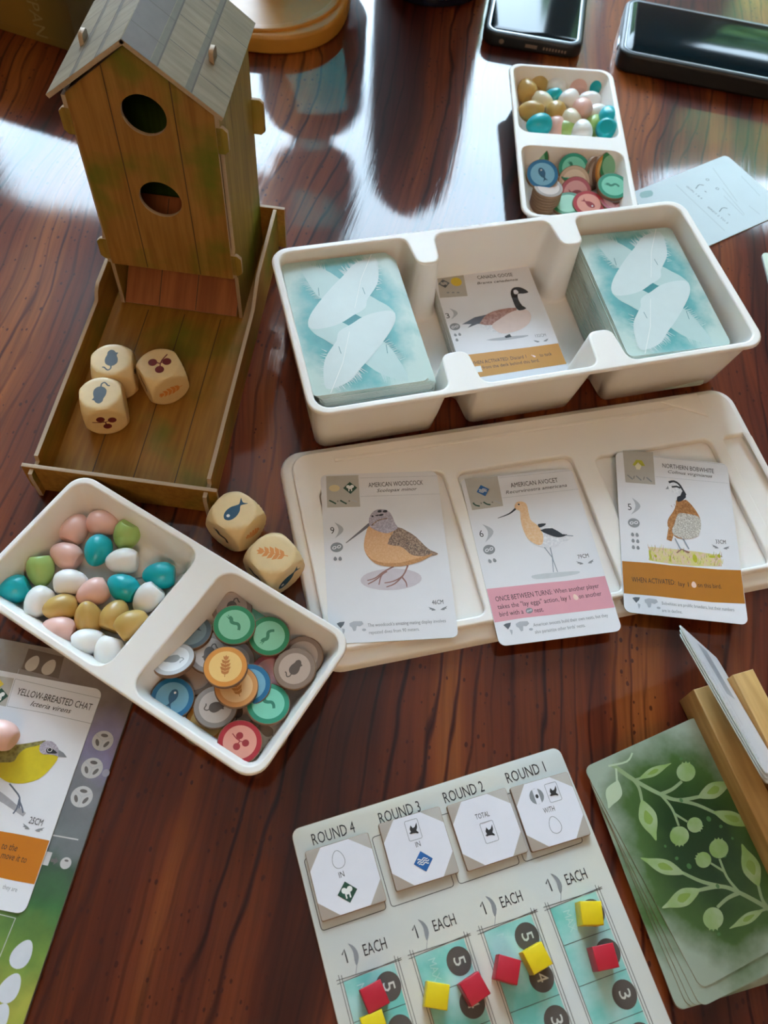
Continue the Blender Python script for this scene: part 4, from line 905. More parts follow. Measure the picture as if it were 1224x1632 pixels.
# yellow-breasted chat on the player mat
c, th, z = (-138.2, 58.6), -3.1, 2.4
ch = bird_card('bird_card', 'bird card with a yellow-breasted bird, lying on the player mat at left edge', c, th, z)
f = cmap(c, R(th), z+CT, 0, 1080, 4.08)
pr = Print(CT, f); pr.line([(100, 8), (420, 82), (665, 138)], .15, M_GINK, 0); pr.line([(100, 8), (45, 185)], .15, M_GINK, 0); pr.line([(45, 185), (300, 232), (605, 302)], .15, M_GINK, 0)
pr.poly([(-90, -25), (92, 5), (38, 188), (-150, 150)], M_BOX, 0); diamond(pr, (0, 120), 3.4, M_GREEND, 'tree', 10); diamond(pr, (-22, 42), 3.0, M_YEL, None, 10)
titles(pr, 'YELLOW-BREASTED CHAT', (105, 108), (590, 215), 'Icteria virens', (196, 182), (452, 232), 3.0, 2.2)
pr.text('25CM', (184, 945), (270, 966), 2.6, M_INK, 1); wings(pr, (215, 978)); pr.text('they are', (14, 1372), (108, 1394), 1.7, M_GINK, 1)
pr.build('printed_text', ch)
pr = Print(CT, f); band(pr, [(-180, 960), (0, 998), (140, 1022), (312, 1058)], [(215, 1342), (100, 1322), (0, 1300), (-250, 1250)], M_OCHB2)
pr.text('to the', (4, 1112), (106, 1130), 2.6, M_INK, 1, shear=.1); pr.text('move it to', (2, 1172), (166, 1206), 2.6, M_INK, 1, shear=.1)
pr.build('ability_banner', ch)
pr = Print(CT, f); pr.line([(-80, 720), (40, 800), (160, 892)], 3.6, M_BRANCH, 0, w1=1.6); 
for l in ([(62, 690), (95, 730), (128, 780), (125, 850)], [(126, 790), (110, 850), (85, 885)], [(126, 800), (145, 850), (150, 880)]): pr.line(l, .6, mat('blue_grey_leg_print', '6c7484', 0.4), 1, sm=3)
pr.poly([(-40, 560), (60, 520), (140, 460), (250, 425), (262, 480), (300, 498), (378, 514), (330, 590), (250, 660), (150, 688), (60, 682), (10, 655), (-20, 630)], M_YELB, 1, sm=3)
pr.poly([(-90, 440), (50, 442), (160, 430), (250, 415), (300, 410), (250, 440), (170, 460), (120, 500), (90, 545), (20, 552), (-60, 545)], M_OLIVE, 2, sm=3)
pr.poly([(258, 478), (262, 442), (300, 412), (350, 422), (384, 470), (380, 510), (330, 498), (285, 500)], M_LILAC, 3, sm=3)
pr.poly([(383, 470), (415, 490), (436, 520), (378, 514)], M_GINK, 3); pr.poly([(300, 470), (320, 455), (345, 465), (375, 492), (340, 495), (310, 492)], M_DARKF, 4, sm=2); pr.ell((325, 470), 1.0, .9, M_WHITE, 5); pr.ell((325, 470), .75, .7, M_DARKF, 6)
pr.build('bird_picture', ch)
P = at(2, 1170, 7); e = egg('pink', 2, 1170, 2.4+CT+5.9, 150, 0, 'pink egg lying on the card with the yellow-breasted bird', 'x'); del e['group']

# ---------------------------------------------------------------- decks in the card tray
def deck(cx, cy, th, ztop, mesh_, label, group, off, top_label, n_shift=5, z0=2.3):
    n = int((ztop-z0)/CT); rng = random.Random(int(cx*10)); top = None
    for k in range(n):
        fr = min((n-1-k)/n_shift, 1.0); dx, dy, da = off[0]*fr, off[1]*fr, off[2]*fr
        jx, jy, ja = (0, 0, 0) if k == n-1 else (rng.uniform(-.35, .35), rng.uniform(-.3, .3), rng.uniform(-.25, .25))
        a = R(th); t = link('card', mesh_, None, (cx+(dx+jx)*math.cos(a)-(dy+jy)*math.sin(a), cy+(dx+jx)*math.sin(a)+(dy+jy)*math.cos(a), z0+k*CT), (0, 0, R(th+da+ja)))
        if k == n-1: tag(t, top_label, 'card'); top = t
        else: tag(t, label, 'card', group)
    return top
def feather_print(parent, f):
    A = mat('pale_feather_print', 'ccd8d6', 0.4, 0.03, 150); B = mat('dim_feather_print', 'b4ccc8', 0.4, 0.03, 150); rg = random.Random(3)
    pr = Print(CT, None)
    def clampc(p): return (max(-27.9, min(27.9, p[0])), max(-42.9, min(42.9, p[1])))
    c0 = f((427, 617))
    for sgn in (1, -1):
        def g(p):
            x, y = f(p); x -= c0[0]; y -= c0[1]; return clampc((sgn*x, sgn*y))
        pr.fm = g
        pr.poly([(175, 345), (290, 370), (370, 420), (400, 450), (340, 480), (280, 515), (215, 440)], B, 0, sm=3)
        pr.poly([(212, 638), (300, 640), (370, 628), (410, 645), (440, 655), (400, 700), (350, 742), (290, 712), (240, 682)], B, 1, sm=3)
        pr.poly([(212, 640), (222, 595), (262, 535), (330, 455), (385, 400), (430, 350), (480, 325), (540, 315), (556, 380), (550, 440), (520, 490), (500, 520), (490, 560), (430, 597), (370, 634), (300, 656), (235, 662)], A, 2, sm=3)
        for k in range(46):       # frayed barbs
            t = k/45; x = 395+165*t; y = 400-95*t if t < .75 else 330+(t-.75)*560
            if t >= .75: x = 545
            dx, dy = (-28+rg.uniform(-12, 6), -30+rg.uniform(-14, 10)) if t < .75 else (26+rg.uniform(-8, 8), 8+rg.uniform(-16, 12))
            pr.line([(x, y), (x+dx, y+dy)], .55, A, 2, w1=.1)
        for k in range(26):
            t = k/25; x = 180+120*t; y = 350+25*t; pr.line([(x, y+8), (x-12+rg.uniform(-8, 8), y-30+rg.uniform(-8, 8))], .5, B, 0, w1=.1)
        for k in range(20):
            t = k/19; x = 205+70*t; y = 430+80*t; pr.line([(x, y), (x-30+rg.uniform(-8, 8), y+10+rg.uniform(-8, 8))], .5, B, 0, w1=.1)
        pr.line([(518, 290), (470, 420), (440, 560)], .35, M_WHITE, 3, w1=.2)
        pr.line([(478, 460), (490, 492)], .3, mat('teal_ink', '3c7c80', 0.4), 3); pr.line([(262, 460), (266, 500)], .3, mat('teal_ink', '3c7c80', 0.4), 3)
    return pr.build('feather_print', parent)
dz = 38.0
fd = (-28.4, 291.2)
top1 = deck(fd[0], fd[1], 19.7, dz, DECKM, 'card in the deck filling the left bay, under the top one', 'cards of the left teal deck', (3.8, -0.9, 0), 'teal card back with pale crossed feathers, top of the left deck', 7)
pf = feather_print(top1, cmap(fd, R(19.7), dz, 420, 310, 3.06))
rdk = (125.6, 345.4)
top2 = deck(rdk[0], rdk[1], 18.2, 34.0, DECKM, 'card in the deck filling the right bay, under the top one', 'cards of the right teal deck', (-2.0, -0.8, 0), 'teal card back with pale crossed feathers, top of the right deck', 14)
link('feather_print', pf.data, top2)
gz = 13.0
P = at(806, 500, gz); a = R(18.3)
gc = (49.4, 323.3)
gt = deck(gc[0], gc[1], 18.3, gz, CARDM, 'white face-up card under the goose card, middle bay', 'cards under the goose card', (-0.6, 0, 0), 'tmp', 3)
gn = gt; gn['label'] = 'bird card with a goose and ochre band, on the short middle stack'
f0 = cmap(gc, R(18.3), gz, 690, 400, 5.322)
dy0 = 2.5
f = lambda p: ((f0(p)[0]-3.0)*1.04, 43.5+(f0(p)[1]+1.8-47)*0.98)
pr = Print(CT, f); pr.poly([(85, 178), (298, 158), (340, 360), (115, 375)], M_BOX, 0); diamond(pr, (145, 253), 3.3, mat('dim_diamond_print', '5c6672', 0.4), 'wave', 0); pr.ell((245, 238), 3.1, 3.3, M_YEL, 1)
for x in (180, 222, 262): pr.ell((x, 330), .8, .5, M_GINK, 1)
pr.build('habitat_box', gn)
pr = Print(CT, f); titles(pr, 'CANADA GOOSE', (420, 217), (705, 192), 'Branta canadensis', (418, 262), (745, 230))
pr.text('3', (174, 552), (203, 548), 3.8, M_INK, 1); crescent(pr, (192, 465), (212, 560), (262, 505), M_LINE); nest(pr, (243, 624), 2.9, 2.5)
for x, y in ((248, 695), (283, 690), (262, 738)): pr.egg((x, y), 2.1, M_GINK, 1)
pr.text('132CM', (905, 720), (990, 712), 2.2, M_GINK, 1); wings(pr, (950, 748)); pr.build('printed_text', gn)
pr = Print(CT, f); band(pr, [(335, 868), (600, 835), (850, 805), (1085, 772)], [(1165, 950), (900, 990), (650, 1030), (405, 1068)], mat('golden_ochre_print', 'c98c2c', 0.4, 0.04, 90))
pr.text('WHEN ACTIVATED: Discard 1', (378, 955), (835, 897), 2.4, M_INK, 1); pr.text('to tuck', (945, 888), (1042, 874), 2.4, M_INK, 1); sym(pr, 'fish', .35, M_EGGP, *pr.fm((890, 880)), 50, 1)
pr.text('2', (385, 1012), (405, 1008), 2.4, M_INK, 1); x, y = pr.fm((445, 990)); pr.poly([(x-1.6, y-2), (x+1.6, y-2), (x+1.6, y+2), (x-1.6, y+2)], M_WHITE, 1, mapped=False); pr.text('from the deck behind this bird.', (480, 990), (942, 930), 2.2, M_INK, 1)
pr.build('ability_banner', gn)
pr = Print(CT, f); pr.poly([(500, 740), (640, 715), (840, 700), (800, 720), (620, 745)], M_LINE, 0, sm=2)
pr.poly([(300, 604), (400, 545), (505, 520), (470, 600), (425, 602), (345, 636), (378, 602)], mat('slate_tail_print', '5c5e68', 0.4), 1)
pr.poly([(430, 612), (540, 600), (620, 640), (640, 688), (560, 672), (480, 640)], M_WHITEF, 1, sm=2)
pr.poly([(455, 580), (500, 520), (600, 480), (740, 465), (720, 510), (640, 560), (545, 612), (450, 603)], M_RUST, 2, sm=2)
pr.poly([(545, 612), (600, 565), (700, 500), (780, 482), (830, 486), (862, 535), (845, 600), (780, 652), (700, 678), (625, 685), (570, 655)], M_BLUSH, 3, sm=3)
pr.poly([(690, 345), (700, 302), (740, 288), (788, 298), (836, 332), (790, 345), (748, 348), (757, 400), (788, 448), (822, 472), (765, 490), (733, 460), (708, 400)], M_DARKF, 4, sm=2)
pr.poly([(712, 318), (735, 312), (755, 335), (738, 350), (718, 345)], M_WHITEF, 5, sm=2); pr.poly([(650, 710), (690, 690), (708, 715), (660, 725)], M_DARKF, 2)
pr.build('bird_picture', gn)

# ---------------------------------------------------------------- player mat
def mat_print():
    m = bpy.data.materials.new('landscape_print'); m.use_nodes = True; nt = m.node_tree; L = nt.links; N = nt.nodes.new; b = nt.nodes['Principled BSDF']
    tc = N('ShaderNodeTexCoord'); sp = N('ShaderNodeSeparateXYZ'); L.new(tc.outputs['Object'], sp.inputs[0]); n = N('ShaderNodeTexNoise'); n.inputs['Scale'].default_value = 45; n.inputs['Detail'].default_value = 6
    L.new(tc.outputs['Object'], n.inputs['Vector']); a = N('ShaderNodeMath'); a.operation = 'MULTIPLY_ADD'; a.inputs[1].default_value = 0.045; L.new(n.outputs['Fac'], a.inputs[0]); L.new(sp.outputs['Y'], a.inputs[2])
    mr = N('ShaderNodeMapRange'); mr.inputs[1].default_value = 0.022; mr.inputs[2].default_value = -0.138; L.new(a.outputs[0], mr.inputs[0])
    r = ramp(nt, [(0.0, '9a9288'), (0.12, '8a7c78'), (0.24, '8c82a8'), (0.34, '77767a'), (0.46, '6c7272'), (0.52, '3c5440'), (0.60, '3a6a3a'), (0.70, '6f8c3c'), (0.78, 'a3a444'), (0.9, '8a9a38')])
    L.new(mr.outputs[0], r.inputs[0]); n2 = N('ShaderNodeTexNoise'); n2.inputs['Scale'].default_value = 120; n2.inputs['Detail'].default_value = 5; L.new(tc.outputs['Object'], n2.inputs['Vector'])
    mx = N('ShaderNodeMix'); mx.data_type = 'RGBA'; mx.blend_type = 'OVERLAY'; mx.inputs[0].default_value = 0.35; L.new(r.outputs[0], mx.inputs[6]); L.new(n2.outputs['Fac'], mx.inputs[7])
    L.new(mx.outputs[2], b.inputs['Base Color']); b.inputs['Roughness'].default_value = 0.4; return m
M_MAT = mat_print(); M_MATE = mat('mat_board_edge', '6c5c50', 0.6, 0.1, 900)
ma = R(-3.6); mc = Vector((-93.0, 113.0)); u = Vector((math.cos(ma), math.sin(ma))); v = Vector((-u.y, u.x))
mt = thing('player_mat', 'printed cardboard player mat, purple above and green below, at the left edge', 'game board', (mc.x, mc.y, 0.1), ma)
link('board', prism('board', [(-190, -240), (0, -240), (0, 0), (-190, 0)], 0, 2.2, M_MATE, 0.2, mtop=M_MAT), mt)
f = cmap(mc, ma, 2.3, 0, 1010, 2.625)
pr = Print(2.2, f); MW = mat('mat_white_print', 'c8c6c4', 0.4, 0.03, 300); MG = mat('mat_grey_print', '6c6664', 0.4); MB = mat('mat_brown_print', '6e5c4c', 0.4)
pr.poly([(120, 62), (268, 98), (245, 188), (90, 148)], MB, 0); pr.egg((137, 124), 7.2, mat('mat_egg_print', 'cfc4b4', 0.4), 1, -14); pr.egg((206, 140), 7.2, mat('mat_egg_print', 'cfc4b4', 0.4), 1, -14)
pr.line([(80, 148), (30, 300)], .3, M_LINE, 0)
for x, y in ((430, 448), (385, 562), (342, 682)):
    cx, cy = pr.fm((x, y)); pr.ell((cx, cy), 4.3, 4.1, MW, 0, mapped=False)
    for a, rr in ((90, 2.2), (210, 2.2), (330, 2.2)):
        pr.ell((cx+rr*math.cos(R(a)), cy+rr*math.sin(R(a))), 1.5, .7, MG, 1, a+90, mapped=False)
    for a in (30, 150, 270): pr.line([(cx, cy), (cx+4.0*math.cos(R(a)), cy+4.0*math.sin(R(a)))], .2, M_LINE, 1, mapped=False)
pr.ell((443, 583), 1.5, 1.5, mat('mat_dot_print', 'a4a0b0', 0.4), 0); pr.line([(222, 843), (328, 862)], .5, MW, 0)
x, y = pr.fm((195, 940)); pr.poly([(x-1.6, y-2.4), (x+1.4, y-2.4), (x+1.4, y+2.4), (x-1.6, y+2.4)], MW, 0, mapped=False)
x, y = pr.fm((228, 950)); pr.poly([(x-1.4, y-.6), (x, y-.6), (x, y-1.5), (x+1.5, y), (x, y+1.5), (x, y+.6), (x-1.4, y+.6)], MG, 0, mapped=False); x, y = pr.fm((275, 960)); pr.ell((x, y), 2.1, 2.1, MW, 0, mapped=False); pr.ell((x, y+.9), .8, .4, MG, 1, mapped=False)
pr.line([(-60, 1160), (65, 1190), (0, 1350), (-40, 1450)], .3, MW, 0)
for x, y in ((92, 1340), (42, 1482), (-8, 1610)): pr.egg((x, y), 9.8, mat('mat_pale_egg_print', 'd4d6dc', 0.4), 0, -14)
pr.build('printed_symbols', mt)

# ---------------------------------------------------------------- goal board
GB = Vector((-19.9, 54.7)); GA = R(24)
M_GB = mat('goal_board_print', 'd6d2c2', 0.42, 0.05, 14, col2='c9ccc8'); M_GBE = mat('goal_board_edge', 'a98c70', 0.6, 0.1, 900)
M_TEAL = mat('teal_column_print', '6fbfb4', 0.42, 0.1, 55, col2='a8d2cc'); M_CIRC = mat('dark_circle_print', '57504a', 0.42, 0.05, 300); M_GLINE = mat('goal_line_ink', '4c4a48', 0.42)
gb = thing('goal_board', 'pale cardboard goal board with four teal columns and round headings, bottom of the picture', 'game board', (GB.x, GB.y, 0.1), GA)
link('board', prism('board', rrect(116.5, 190, 3.5, 5, 58.25, -94.5), 0, 2.1, M_GBE, 0.2, mtop=M_GB), gb)
pr = Print(2.1)
NAMES = ['ROUND 4', 'ROUND 3', 'ROUND 2', 'ROUND 1']
for i in range(4):
    x = 27.6*i; pr.text(NAMES[i], (x+7.3, -7.7), (x+24.6, -7.7), 4.6, M_INK, 1, mapped=False)
    q = rrect(25.6, 26.2, 1.2, 3, x+15.2, -24.6); pr.line(q, .3, M_GLINE, 0, mapped=False, closed=True)
    pr.line([(x+7.5, -47.6), (x+8.7, -46.1), (x+8.8, -48.5), (x+8.8, -50.7)], .5, M_INK, 1, mapped=False)
    o = [(x+10.6, -44.6), (x+12.2, -45.8), (x+13.2, -47.8), (x+13.2, -50.2), (x+11.7, -52.6), (x+11.4, -50.6), (x+11.7, -48.2), (x+11.3, -46.2)]; pr.poly(o, M_GINK, 1, sm=2, mapped=False); pr.line([(x+11.9, -52.2), (x+10.6, -55)], .2, M_GINK, 1, mapped=False)
    pr.text('EACH', (x+15.5, -50.5), (x+24.3, -50.5), 4.2, M_INK, 1, mapped=False)
    pr.poly([(x+5.6, -56.2), (x+25.2, -55.8), (x+25.0, -170), (x+5.8, -170)], M_TEAL, 0, mapped=False)
    for k, (a, b2) in enumerate((((x+4.4, -53.5), (x+4.9, -172)), ((x+5.4, -53.8), (x+5.5, -172)), ((x+25.9, -53.6), (x+25.6, -172)), ((x+27.0, -54.2), (x+26.8, -172)))): pr.line([a, b2], .22, M_GLINE, 1, mapped=False)
    pr.line([(x+3.2, -55.0), (x+28.2, -55.6)], .22, M_GLINE, 1, mapped=False); pr.line([(x+3.2, -56.2), (x+28.2, -55.0)], .22, M_GLINE, 1, mapped=False)
    for k in range(7):
        yy = -55.3-14.2*(k+1); pr.line([(x+5.6, yy), (x+25.2, yy)], .22, M_GLINE, 1, mapped=False)
        cy = -62.4-14.3*k; pr.ell((x+20.9, cy), 4.7, 4.9, M_CIRC, 2, mapped=False)
        if k < 5: pr.text(str(5-k), (x+19.0, cy+1.5), (x+19.0, cy-1.5), 4.6, M_GB, 3, mapped=False)
    pr.text('MAX', (x+9.9, -58.6), (x+9.9, -66.2), 3.0, mat('pale_teal_print', 'b4dcd4', 0.42), 2, mapped=False)
pr.build('printed_text', gb)
# goal tiles
M_TAN = mat('tile_tan_print', 'b3aaa0', 0.42, 0.03, 200); M_TW = mat('tile_white_print', 'e4e4ec', 0.4, 0.02, 200); M_TE = mat('tile_board_edge', '9a7c62', 0.6, 0.1, 900)
TILE = prism('tile_body', rrect(25.6, 25.6, 0.8, 3), 0, 2.2, M_TE, 0.15, mtop=M_TAN)
OCT = [(-12.6, 5.2), (-6.6, 12.6), (4.6, 12.6), (12.6, 6.4), (12.6, -4.8), (6.4, -12.6), (-5.4, -12.6), (-12.6, -6.2)]
def birdicon(pr, c, s=1.0, rot=0, frame=True):
    x, y = pr.fm(c); a = R(rot); q = lambda px, py: (x+s*(px*math.cos(a)-py*math.sin(a)), y+s*(px*math.sin(a)+py*math.cos(a)))
    if frame: pr.line([q(*p) for p in rrect(5.6, 8.0, .6, 3)], .2, M_GINK, 2, mapped=False, closed=True)
    pr.poly([q(-2.0, -1.0), q(-1.2, -.5), (q(-1.4, .6)), q(-.6, 2.0), q(0, .7), q(.9, .9), q(2.1, 2.4), q(1.9, .6), q(1.2, -.6), q(1.9, -1.6), q(1.6, -2.0), q(.6, -1.5), q(-.6, -1.3), q(-1.4, -1.4)], M_INK, 2, mapped=False)
def tile(c, th, label, z=2.25):
    t = thing('goal_tile', label, 'tile', (c[0], c[1], z), R(th), 'goal tiles on the goal board'); link('tile_body', TILE, t); return t
ZT = 2.25+2.2
t4 = tile((3.8, 41.0), 23.6, 'goal tile with an egg and a dark green tree diamond, leftmost on the board')
pr = Print(2.2, cmap((3.8, 41.0), R(23.6), ZT, 470, 1220, 4.896)); pr.poly(OCT, M_TW, 0, mapped=False); pr.egg((338, 733), 6.6, M_TW, 1, 0, outline=M_GINK); pr.text('IN', (350, 880), (390, 865), 2.3, M_INK, 1); diamond(pr, (410, 988), 3.9, M_GREEND, 'tree', 0); pr.build('tile_print', t4)
t3 = tile((30.8, 54.6), 22.8, 'goal tile with a bird card and a blue water diamond, second from the left')
pr = Print(2.2, cmap((30.8, 54.6), R(22.8), ZT, 470, 1220, 4.896)); pr.poly(OCT, M_TW, 0, mapped=False); birdicon(pr, (923, 502), .95); pr.text('IN', (948, 640), (984, 628), 2.1, M_INK, 1); diamond(pr, (1002, 748), 3.9, M_BLUED, 'wave', 0); pr.build('tile_print', t3)
t2 = tile((57.4, 65.2), 23.6, 'goal tile reading TOTAL above a bird card, third from the left')
pr = Print(2.2, cmap((57.4, 65.2), R(23.6), ZT, 700, 1190, 4.896)); pr.poly(OCT, M_TW, 0, mapped=False); pr.text('TOTAL', (288, 570), (395, 540), 2.1, M_INK, 1); birdicon(pr, (390, 665), .98); pr.build('tile_print', t2)
t1 = tile((82.6, 75.2), 22.5, 'goal tile reading WITH above an egg, rightmost on the board')
pr = Print(2.2, cmap((82.6, 75.2), R(22.5), ZT, 700, 1190, 4.896)); pr.poly(OCT, M_TW, 0, mapped=False); pr.ell((760, 388), 3.0, 3.1, M_GINK, 1); x, y = pr.fm((762, 388)); pr.poly([(x-1.1, y-3), (x+1.1, y-3), (x+1.1, y+3), (x-1.1, y+3)], M_TW, 2, mapped=False); pr.ell((x, y), .65, .8, M_INK, 3, mapped=False)
birdicon(pr, (888, 355), .92); pr.text('WITH', (820, 522), (905, 500), 2.2, M_INK, 1); pr.egg((902, 610), 6.6, M_TW, 1, 3, outline=M_GINK); pr.build('tile_print', t1)
# wooden cubes
M_RED = mat('red_painted_wood', 'c01830', 0.45, 0.05, 300); M_YELC = mat('yellow_painted_wood', 'e8cc00', 0.45, 0.05, 300)
CUBE = {k: bx('cube', -4.1, 4.1, -4.1, 4.1, 0, 8.2, m, 0.35) for k, m in (('red', M_RED), ('yellow', M_YELC))}
for col, x, y, rz, lb in (('red', 19.5, 2.4, 32, 'red cube half over the 5 in the first column'), ('yellow', 20.6, -6.6, 27, 'yellow cube cut by the bottom edge of the picture'), ('yellow', 41.7, 5.2, -2, 'yellow cube in the second column beside a red one'),
   ('red', 55.1, 8.9, 37, 'red cube covering the 4 in the second column'), ('red', 66.8, 16.4, -8, 'red cube at the left of the third column'), ('yellow', 77.5, 21.4, 33, 'yellow cube between the 5 and the 4 in the third column'),
   ('yellow', 97.7, 38.9, 7, 'yellow cube at the top of the fourth column'), ('red', 102.7, 24.7, 17, 'red cube in the second cell of the fourth column')):
    o = link('scoring_cube', CUBE[col], None, (x, y, 2.3), (0, 0, R(rz))); tag(o, lb, 'cube', 'wooden scoring cubes')

# ---------------------------------------------------------------- bonus cards, bottom right
def by_corner(px, py, z, th, lx, ly):
    P = at(px, py, z); a = R(th); return (P.x-(lx*math.cos(a)-ly*math.sin(a)), P.y-(lx*math.sin(a)+ly*math.cos(a)))
nb = 15; z = 0.3
def bonus(px, py, th, z, label, group=None):
    c = by_corner(px, py, z, th, -28.5, -43.5); o = link('card', BONM, None, (c[0], c[1], z), (0, 0, R(th))); tag(o, label, 'card', group); return o, c
for k in range(9): bonus(1078+0.35*k, 1612-0.6*k, 20.5+0.12*k, z, 'green-backed card in the squared lower part of the bottom-right pile', 'lower cards of the green pile'); z += CT
bonus(1079, 1611, 22, z, 'green-backed card fanned out furthest left in the bottom-right pile'); z += CT
bonus(1096, 1607, 24.5, z, 'green-backed card fourth from the top of the green pile'); z += CT
bonus(1104, 1606, 26.0, z, 'green-backed card third from the top of the green pile'); z += CT
bonus(1116, 1606, 28.0, z, 'green-backed card directly under the top of the green pile'); z += CT
tc_, cc = bonus(1117, 1577, 30.0, z, 'green card back with pale leaves and berries, top of the pile')
f1 = cmap(cc, R(30.0), z+CT, 920, 1130, 3.25)
c0 = (-0.0, 0.0)
M_LEAF = mat('pale_leaf_print', '9cb084', 0.4, 0.1, 90, col2='82a05a'); M_STEM = mat('pale_stem_print', '93a87c', 0.4, 0.08, 90); M_FAINT = mat('faint_leaf_print', 'b8c8a8', 0.4, 0.05, 90)
M_LEAF2 = mat('olive_leaf_blot', '86a44c', 0.4, 0.1, 90)
pr = Print(CT); ctr = f1((610, 715))

for sgn in (1, -1):
    def g(p):
        x, y = f1(p); x -= ctr[0]; y -= ctr[1]; x *= sgn; y *= sgn; return (max(-28, min(28, x)), max(-43, min(43, y)))
    pr.fm = g
    for pts, w, w1, m_ in (([(160, 312), (280, 395), (410, 465), (500, 495), (612, 478)], 1.9, 1.3, M_STEM), ([(500, 495), (600, 520), (700, 565)], 1.5, 1.2, M_STEM), ([(410, 465), (470, 440), (522, 398)], 1.5, 1.1, M_STEM), ([(410, 465), (470, 540), (505, 630)], 1.2, .9, M_STEM),
        ([(480, 565), (550, 608)], 1.0, .8, M_STEM), ([(260, 380), (298, 430), (315, 505)], 1.4, 1.1, M_STEM), ([(280, 390), (330, 375)], 1.0, .9, M_STEM), ([(140, 318), (235, 295), (265, 250)], .8, .7, M_FAINT), ([(180, 330), (185, 400)], .9, .8, M_FAINT)): pr.line(pts, w, m_, 0, sm=4, w1=w1)
    for a, b2, w, m_ in (((300, 384), (468, 303), 46, M_LEAF), ((605, 482), (790, 397), 82, M_LEAF), ((685, 556), (908, 636), 70, M_LEAF), ((312, 495), (388, 708), 92, M_LEAF), ((190, 395), (140, 540), 85, M_FAINT)):
        A, B = Vector(a), Vector(b2); d = B-A; nn = Vector((-d.y, d.x)).normalized()*w/2
        sh = lambda t, s: tuple(A+d*t+nn*s)
        pr.poly([sh(0, 0.06), sh(.15, .55), sh(.38, 1.0), sh(.6, .85), sh(.82, .35), sh(1, 0), sh(.82, -.35), sh(.6, -.85), sh(.38, -1.0), sh(.15, -.55), sh(0, -0.06)], m_, 1, sm=3)
        if m_ is M_LEAF: pr.poly([sh(.35, .35), sh(.5, .5), sh(.6, 0), sh(.5, -.5), sh(.35, -.3), sh(.25, 0)], M_LEAF2, 2, sm=2)
    for a, r in (((543, 350), 49), ((508, 682), 50), ((588, 625), 40)):
        x, y = a; pts = [(x+r*math.cos(t), y+r*math.sin(t)) for t in [2*math.pi*k/24 for k in range(24)]]; pr.poly(pts, M_LEAF, 1)
        aa = math.atan2(-1, 0.0) if r == 49 else (math.pi/2 if r == 50 else .5)
        for k in (-.35, 0, .35): pr.poly([(x+r*.95*math.cos(aa+k-.15), y+r*.95*math.sin(aa+k-.15)), (x+r*1.18*math.cos(aa+k), y+r*1.18*math.sin(aa+k)), (x+r*.95*math.cos(aa+k+.15), y+r*.95*math.sin(aa+k+.15))], M_LEAF, 1)
    for k in range(9):
        rg = random.Random(k); pr.ell((rg.uniform(430, 800), rg.uniform(230, 720)), rg.uniform(.5, 1.1), rg.uniform(.5, 1.1), mat('green_splash_print', '4f7a48', 0.4), 0, n=12)
pr.build('leaf_print', tc_)

# ---------------------------------------------------------------- wooden card rack with standing cards
M_RACK = print_wood('bamboo', 'cba46a', 'b98d52', 'b08a50', 0.2, 60, 10, 'x')
HA = R(-67); rk = thing('card_rack', 'light wooden card rack with two rails and a slot, right edge of the picture', 'card rack', (150, 140, 0.1), HA)
link('rail', prism('rail', [(5.3, -13), (125, -13), (125, -3), (5.3, -3)], 0, 17, M_RACK, 0.6), rk)
link('rail', prism('rail', [(4.5, 5), (125, 5), (125, 15), (4.5, 15)], 0, 20, M_RACK, 0.6), rk)
link('base', prism('base', [(5.3, -3.2), (125, -3.2), (125, 5.2), (5.3, 5.2)], 0, 2.5, M_RACK, 0.2), rk)
ux = Vector((math.cos(HA), math.sin(HA), 0)); uy = Vector((-ux.y, ux.x, 0)); HO = Vector((150, 140, 0.1))
best = None
thr = at(1163, 1090, 20.0)                       # the card's face disappears behind the second rail here
for zt in np.arange(30, 110, 0.5):
    A, B = at(1085, 1004, zt), at(1211, 1220, zt); mid = (A+B)/2; s = (mid-HO).dot(ux)
    yr = (thr-HO).dot(uy); thp = HO+ux*s+uy*yr+Vector((0, 0, 20.0)); dn_ = (thp-mid); L = dn_.length
    base = mid+dn_.normalized()*87
    if base.z < 2.8: continue
    if best is None or abs(base.z-3.0) < abs(best[4].z-3.0): best = (L, zt, A, B, base, mid)
L, zt, A, B, base, mid = best

for k in range(3):
    dn = (base-mid).normalized(); wx = (B-A).normalized(); wx = (wx-dn*wx.dot(dn)).normalized(); nz = dn.cross(wx)*-1
    if nz.dot(Vector((0, 0, CAM_H))-mid) < 0: nz = -nz
    # local x along the top edge, local y up the card, local z out of its printed face
    Y = -dn; X = Y.cross(nz)
    rot = Matrix((X, Y, nz)).transposed().to_euler()
    off = -k*0.9
    P = (base+mid)/2 + nz*(off*0.65) + Y*(0.3*k) + ux*(1.5*k)
    o = link('card', CARDM, None, P, rot)
    tag(o, ['white card standing in the rack, front one, with small print along its top', 'white card second in the wooden rack, peeking out behind the front one', 'white card furthest back in the wooden rack'][k], 'card')
    if k == 0:
        pr = Print(CT); sgn = 1
        pr.text("This bird builds a floating nest", (-24, 36), (14, 36), 1.7, M_GINK, 1, mapped=False); pr.line([(-10, 26), (22, 20)], .8, M_GLEG, 1, sm=0, mapped=False, w1=.2)
        pr.poly([(4, 14), (26, 14), (26, -8), (4, -8)], M_LINE, 0, mapped=False)
        for j in range(4): pr.line([(6, 8-4*j), (24, 8-4*j)], .5, M_GINK, 1, mapped=False)
        pr.build('printed_text', o)

